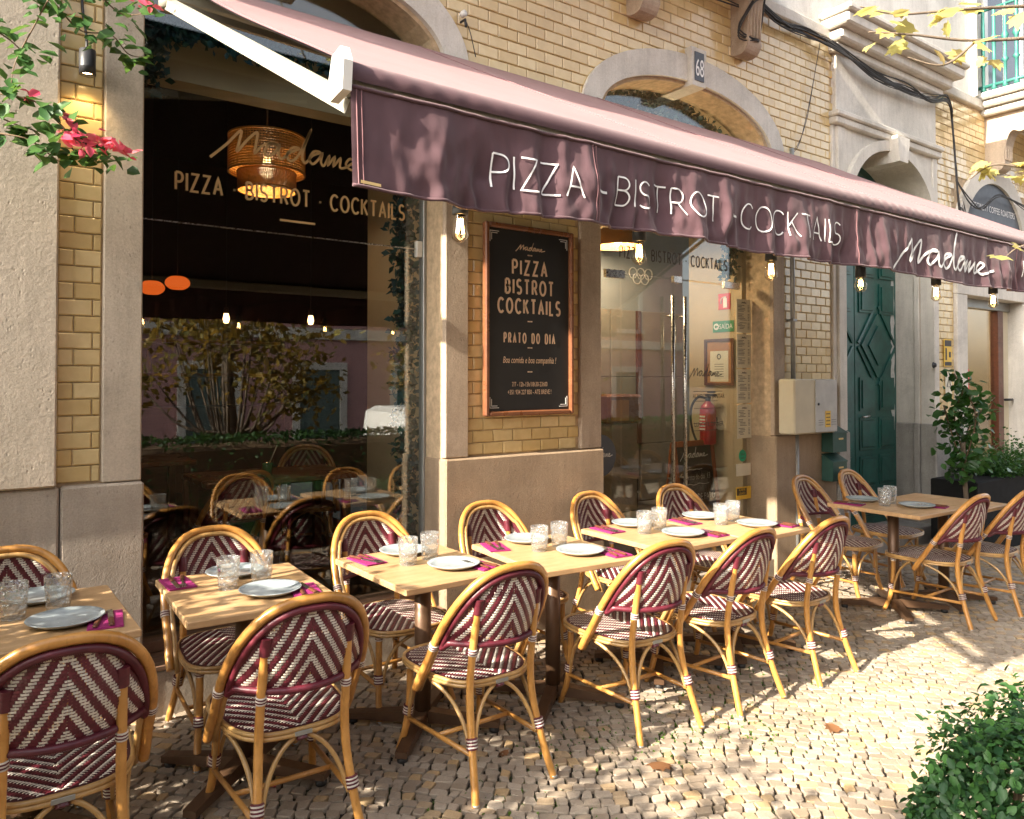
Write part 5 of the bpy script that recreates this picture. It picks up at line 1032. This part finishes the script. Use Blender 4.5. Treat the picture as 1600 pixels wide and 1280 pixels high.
# planter and citrus
t = thing('planter_box', 'long black planter box of low green shrubs by the coffee shop', 'planter', (8.75, -.42, g(8.7))); MB().box(-.78, .9, -.22, .22, 0, .72, bev=.01).build('trough', 'planter_black', t); MB().box(-.76, .88, -.2, .2, .66, .69).build('soil', 'joint', t)
P = [(random.uniform(-.2, .95), random.uniform(-.26, .22), .72 + abs(random.gauss(0, .13)) * (1 + .3 * math.sin(k))) for k in range(3800)]; foliage('shrub', t, 'leaf_citrus', P, .035, 'oval', None, .4)
ct = thing('citrus_tree', 'small citrus tree with a thin trunk in front of the black planter', 'tree', (7.75, -.62, g(7.75))); MB().tube(smooth_path([(.06, 0, 0), (.05, 0, .4), (0, 0, .8), (-.02, 0, 1.1)], 5), [.022] * 16, 8).build('trunk', 'bark', ct)
P = []
for (bx, bz, tx, tz) in ((-.01, .85, -.18, 1.45), (0, .9, .05, 1.75), (0, .95, .30, 1.42), (0, .75, -.15, .95), (0, .8, .22, 1.0), (-.02, 1.0, -.05, 1.62)):
    path = smooth_path([(bx, 0, bz), ((bx + tx) / 2, random.uniform(-.1, .1), (bz + tz) / 2 + .04), (tx, random.uniform(-.12, .12), tz)], 8); MB().tube(path, .007, 5).build('branch', 'stem', ct)
    for p in path[3:]:
        for q in range(6): P.append((p.x + random.gauss(0, .06), p.y + random.gauss(0, .08), p.z + random.gauss(0, .05)))
foliage('crown', ct, 'leaf_citrus', P, .085, 'oval', None, .3, .4)
# bougainvillea hanging in at the upper left
bv = thing('bougainvillea_vine', 'bougainvillea vine with pink flowers hanging over the left pilaster', 'vine', (.2, -.45, 2.4)); B0 = Vector((.2, -.45, 2.4))
C_ = Vector((0, -4, 1.6)); ya = R(36.1)
ST = [[(.40, 3.20), (.31, 3.10), (.25, 2.97), (.20, 2.86), (.18, 2.74)], [(.31, 3.10), (.42, 3.04), (.52, 3.015), (.60, 2.98), (.685, 2.99)], [(.05, 2.72), (.24, 2.68), (.32, 2.64), (.37, 2.58), (.40, 2.52), (.50, 2.535), (.56, 2.525)], [(.05, 2.55), (.22, 2.53), (.30, 2.50), (.36, 2.49)], [(.48, 3.22), (.58, 3.17), (.67, 3.155)], [(.0, 2.95), (.16, 2.90), (.24, 2.83)], [(.02, 3.2), (.14, 3.14), (.2, 3.16)], [(.05, 2.66), (.2, 2.6), (.28, 2.58)]]
LP, FP = [], []
for k, s_ in enumerate(ST):
    path = [p - B0 for p in smooth_path([(x, -.45 + random.uniform(-.1, .1), z) for x, z in s_], 8)]; MB().tube(path, [.004 - .0025 * i / len(path) for i in range(len(path))], 5).build('stem', 'stem', bv)
    for i, p in enumerate(path):
        for q in range(1 + i % 2): LP.append((p.x + random.gauss(0, .03), p.y + random.gauss(0, .035), p.z + random.gauss(0, .025)))
foliage('leaves', bv, 'leaf_vine', LP, .070, 'oval', [(-.25, -.8, .5)] * len(LP), .2, .9)
for (x, z, n_) in ((.395, 2.565, 9), (.42, 2.53, 10), (.36, 2.545, 6), (.50, 2.55, 8), (.55, 2.525, 9), (.37, 2.62, 4), (.255, 2.70, 4), (.655, 3.16, 6), (.605, 3.165, 5), (.50, 2.53, 5)):
    for q in range(n_ + 2): FP.append((x - B0.x + random.gauss(0, .018), -.10 + random.gauss(0, .02), z - B0.z + random.gauss(0, .016)))
foliage('flowers', bv, 'petal', FP, .045, 'oval', [(0, -.6, .3)] * len(FP), .1, .2)
# maple-like plane tree whose branches enter at the upper right
pt = thing('plane_tree', 'yellowing plane tree whose twigs hang in at the upper right corner', 'tree', (4.6, -3.7, g(4.6))); O = Vector((4.6, -3.7, g(4.6))); MB().tube(smooth_path([(0, 0, 0), (.02, .02, 1.5), (-.05, .05, 3.0), (-.1, .1, 4.6)], 6), [.16 - .0045 * i for i in range(19)], 10).build('trunk', 'bark', pt)
MP = []; MN = []
def twig(pts, r0, leaves_n, sp=.05, lf=True):
    path = [Vector(p) - O for p in smooth_path(pts, 8)]; MB().tube(path, [r0 * (1 - .75 * i / len(path)) for i in range(len(path))], 6).build('branch', 'bark', pt)
    if leaves_n:
        for q in range(leaves_n): p = random.choice(path[len(path) // 3:]); MP.append((p.x + random.gauss(0, sp), p.y + random.gauss(0, sp), p.z + random.gauss(0, sp * .7) - .02)); MN.append((-.4, -.5, .5))
twig([(4.5, -3.6, 3.2), (3.9, -3.2, 2.98), (3.3, -2.95, 2.86), (3.0, -2.75, 2.83), (2.80, -2.62, 2.845), (2.68, -2.52, 2.86)], .010, 10, .035); twig([(3.9, -3.2, 2.98), (3.3, -2.9, 2.98), (2.98, -2.72, 2.95), (2.78, -2.58, 2.93), (2.66, -2.5, 2.955)], .008, 13, .035); twig([(3.0, -2.75, 2.83), (2.9, -2.68, 2.74), (2.80, -2.6, 2.77)], .006, 3, .03)
twig([(4.4, -3.6, 2.6), (3.6, -3.1, 2.42), (3.2, -2.88, 2.37), (3.06, -2.78, 2.38), (3.0, -2.72, 2.33)], .008, 14, .035); twig([(4.4, -3.6, 2.4), (3.6, -3.1, 2.15), (3.2, -2.86, 2.10), (3.1, -2.80, 2.05)], .006, 6, .02)
for k in range(9): a = random.uniform(0, 6.28); e_ = (4.5 + 1.5 * math.cos(a), -4.2 + 1.2 * math.sin(a), random.uniform(4.6, 6.2)); twig([(4.5, -3.6, 3.6 + k * .1), ((4.5 + e_[0]) / 2, (-3.6 + e_[1]) / 2, 4.4), e_], .03, 60, .28)
foliage('leaves', pt, 'leaf_maple', MP, .075, 'maple', MN, .2, .6)
# fallen petals and leaves
random.seed(11)
FALL = ['pink petals on the setts behind the near left chair', 'pink petals between the two nearest left chairs', 'pink petals under the dappled table', 'pink petals by the wall-side legs of the dappled table', 'pink petals beside the leftmost table foot', 'pink petals at the lower left edge of the paving', 'dry leaf on the setts left of the third street-side chair', 'dry leaf under the sunlit table by the window edge', 'dry leaf on the setts right of the third street-side chair', 'dry leaf on the open sunlit paving', 'dry leaf on the setts right of the second street-side chair']
for k, (x, y, kind) in enumerate([(.62, -1.62, 0), (.70, -1.38, 0), (.80, -1.2, 0), (1.02, -1.0, 0), (.55, -1.45, 0), (.42, -1.75, 0), (1.50, -1.62, 1), (1.95, -1.30, 1), (2.35, -1.75, 1), (3.3, -2.0, 1), (1.2, -1.5, 1)]):
    n_ = 4 if kind == 0 else 1; me = leaves_mesh('fallen_petal' if kind == 0 else 'fallen_leaf', 'petal' if kind == 0 else 'leaf_dry', [(random.gauss(0, .006), random.gauss(0, .006), .006) for _ in range(n_)], .03 if kind == 0 else .085, 'oval' if kind == 0 else 'maple', [(0, 0, 3)] * n_, 1.)
    o = link('fallen_petals' if kind == 0 else 'fallen_leaf', me); o.location = (x, y, g(x) + .004); tag(o, FALL[k], 'petals' if kind == 0 else 'leaf', 'fallen petals' if kind == 0 else 'fallen leaves')

# ================================================================== ACROSS THE STREET (seen reflected, and shading the terrace)
bo = thing('bougainvillea_shade_bush', 'unseen bougainvillea bush added left of the terrace to dapple it', 'bush', (-1.1, -1.0, g(-1.1))); P = []  # out of view; shaped to dapple the left tables and shade the foreground
while len(P) < 9500:
    x, y, z_ = random.uniform(-.62, .55), random.uniform(-1.75, .78), random.uniform(.25, 2.02)
    cov = (.95 - .5 * max(0, (z_ - 1.5) / .5)) * (1 if y > -1.2 or z_ < 1.75 else .4)
    nse = .5 + .25 * math.sin(x * 7 + z_ * 5) + .25 * math.sin(y * 6 - z_ * 8 + 1.7 * x)
    if random.random() < cov * nse * 1.5: P.append((x, y, z_))
foliage('leaves', bo, 'leaf_vine', P, .07, 'oval', None, .3, .4)
for k in range(9): a = random.uniform(0, 6.28); MB().tube(smooth_path([(0, 0, 0), (.2 * math.cos(a), .3 * math.sin(a), .8), (.4 * math.cos(a), .8 * math.sin(a), 1.9)], 6), .012, 6).build('stem', 'bark', bo)
def street_tree(x, y, z0, hgt, rad, n, size, label, seed, clumps=26):
    random.seed(seed); t = thing('street_tree', label, 'tree', (x, y, z0), group='street trees behind the camera'); MB().tube(smooth_path([(0, 0, 0), (.06, .03, hgt * .4), (-.05, .05, hgt * .75), (.02, 0, hgt * .95)], 6), [.15 - .006 * i for i in range(19)], 10).build('trunk', 'bark', t); P = []
    for k in range(clumps):
        a, e_ = random.uniform(0, 6.28), random.uniform(-.5, 1.3); r_ = rad * random.uniform(.45, 1); c = Vector((r_ * math.cos(a) * math.cos(e_), r_ * math.sin(a) * math.cos(e_), hgt * .78 + r_ * math.sin(e_) * .8))
        MB().tube(smooth_path([(0, .0, hgt * .45 + .02 * k), (c.x * .5, c.y * .5, hgt * .6), tuple(c)], 5), [.035 - .003 * i for i in range(11)], 5).build('limb', 'bark', t)
        for q in range(n // clumps): P.append((c.x + random.gauss(0, rad * .16), c.y + random.gauss(0, rad * .16), c.z + random.gauss(0, rad * .12)))
    foliage('crown', t, 'leaf_tree', P, size, 'x', None, .2)
street_tree(-9.6, -4.25, -.1, 8.7, 1.5, 2100, .17, 'tall sparse street tree up the street behind the camera', 3); street_tree(3.0, -6.0, -1.35, 3.9, 1.5, 2100, .13, 'yellowing street tree opposite the shop window', 5); street_tree(7.2, -6.2, -1.35, 4.1, 1.6, 2100, .13, 'yellowing street tree opposite the green door', 6); street_tree(-1.6, -6.2, -1.2, 4.2, 1.6, 3500, .13, 'yellowing street tree at the near end of the verge', 8)
h2 = thing('street_hedge', 'long low hedge along the verge behind the camera', 'hedge', (3, -5.1, g(3))); P = [(random.uniform(-7, 10), random.choice((-.35, .35)) + random.gauss(0, .06) if random.random() < .5 else random.uniform(-.38, .38), 0) for _ in range(16000)]; P = [(x, y, (.95 - abs(random.gauss(0, .04))) if abs(y) < .3 else random.uniform(.05, .95)) for x, y, z_ in P]; foliage('foliage', h2, 'leaf_hedge', P, .06, 'x', None, .3); MB().box(-6.9, 9.9, -.3, .3, 0, .85, bev=.05).build('twig_core', 'stem', h2)
t = thing('white_van', 'white van parked behind the hedge across the pavement', 'van', (8.5, -8.2, -.95)); MB().prism([(-2.2, .35), (-2.25, 1.0), (-2.1, 1.95), (-1.9, 2.05), (.7, 2.05), (1.15, 1.85), (1.65, 1.15), (2.35, .98), (2.45, .6), (2.4, .35)], -.85, .85).build('body', 'van_paint', t)
for y_ in (-.86, .86):
    MB().prism([(-1.9, 1.2), (-1.85, 1.75), (-.4, 1.75), (-.4, 1.2)], y_ - .006, y_ + .006).build('window', 'van_glass', t); MB().prism([(.0, 1.2), (.0, 1.8), (.7, 1.8), (1.2, 1.2)], y_ - .006, y_ + .006).build('window', 'van_glass', t)
    for x_ in (-1.45, 1.5): w_ = MB().lathe([(0, -.1), (.2, -.1), (.3, -.09), (.32, 0), (.3, .09), (.2, .1), (0, .1)], (x_, y_ * .93, .32), 20, axis='y').build('wheel', 'rubber', t)
    MB().box(-2.27, -2.2, y_ * .93 - .05, y_ * .93 + .05, .9, 1.25, bev=.02).build('tail_light', 'tail_red', t)
t = thing('pink_house', 'pink rendered house with white window surrounds across the street', 'house', (0, -15.0, -.95)); MB().box(-16, 22, -6, 0, 0, 9.5).build('wall', 'pink_wall', t); MB().box(-16, 22, 0.002, .08, 3.6, 3.9, bev=.02).build('string_course', 'stone_white', t); MB().box(-16.2, 22.2, -6.2, .3, 9.5, 9.9, bev=.03).build('cornice', 'stone_white', t)
for k in range(13):
    x = -14.5 + k * 2.8
    for z0, z1 in ((.9, 2.8), (4.4, 6.4), (7.2, 8.8)):
        w_ = MB()
        for b in ((x - .75, x - .55, .002, .07, z0 - .1, z1 + .2), (x + .55, x + .75, .002, .07, z0 - .1, z1 + .2), (x - .55, x + .55, .002, .07, z1, z1 + .2), (x - .8, x + .8, .002, .12, z0 - .25, z0 - .102)): w_.box(*b, bev=.01)
        o = w_.build('window', 'stone_white', t); MB().box(x - .55, x + .55, .002, .02, z0 - .1, z1).build('shutter', 'shutter', o)
bpy.context.view_layer.update()
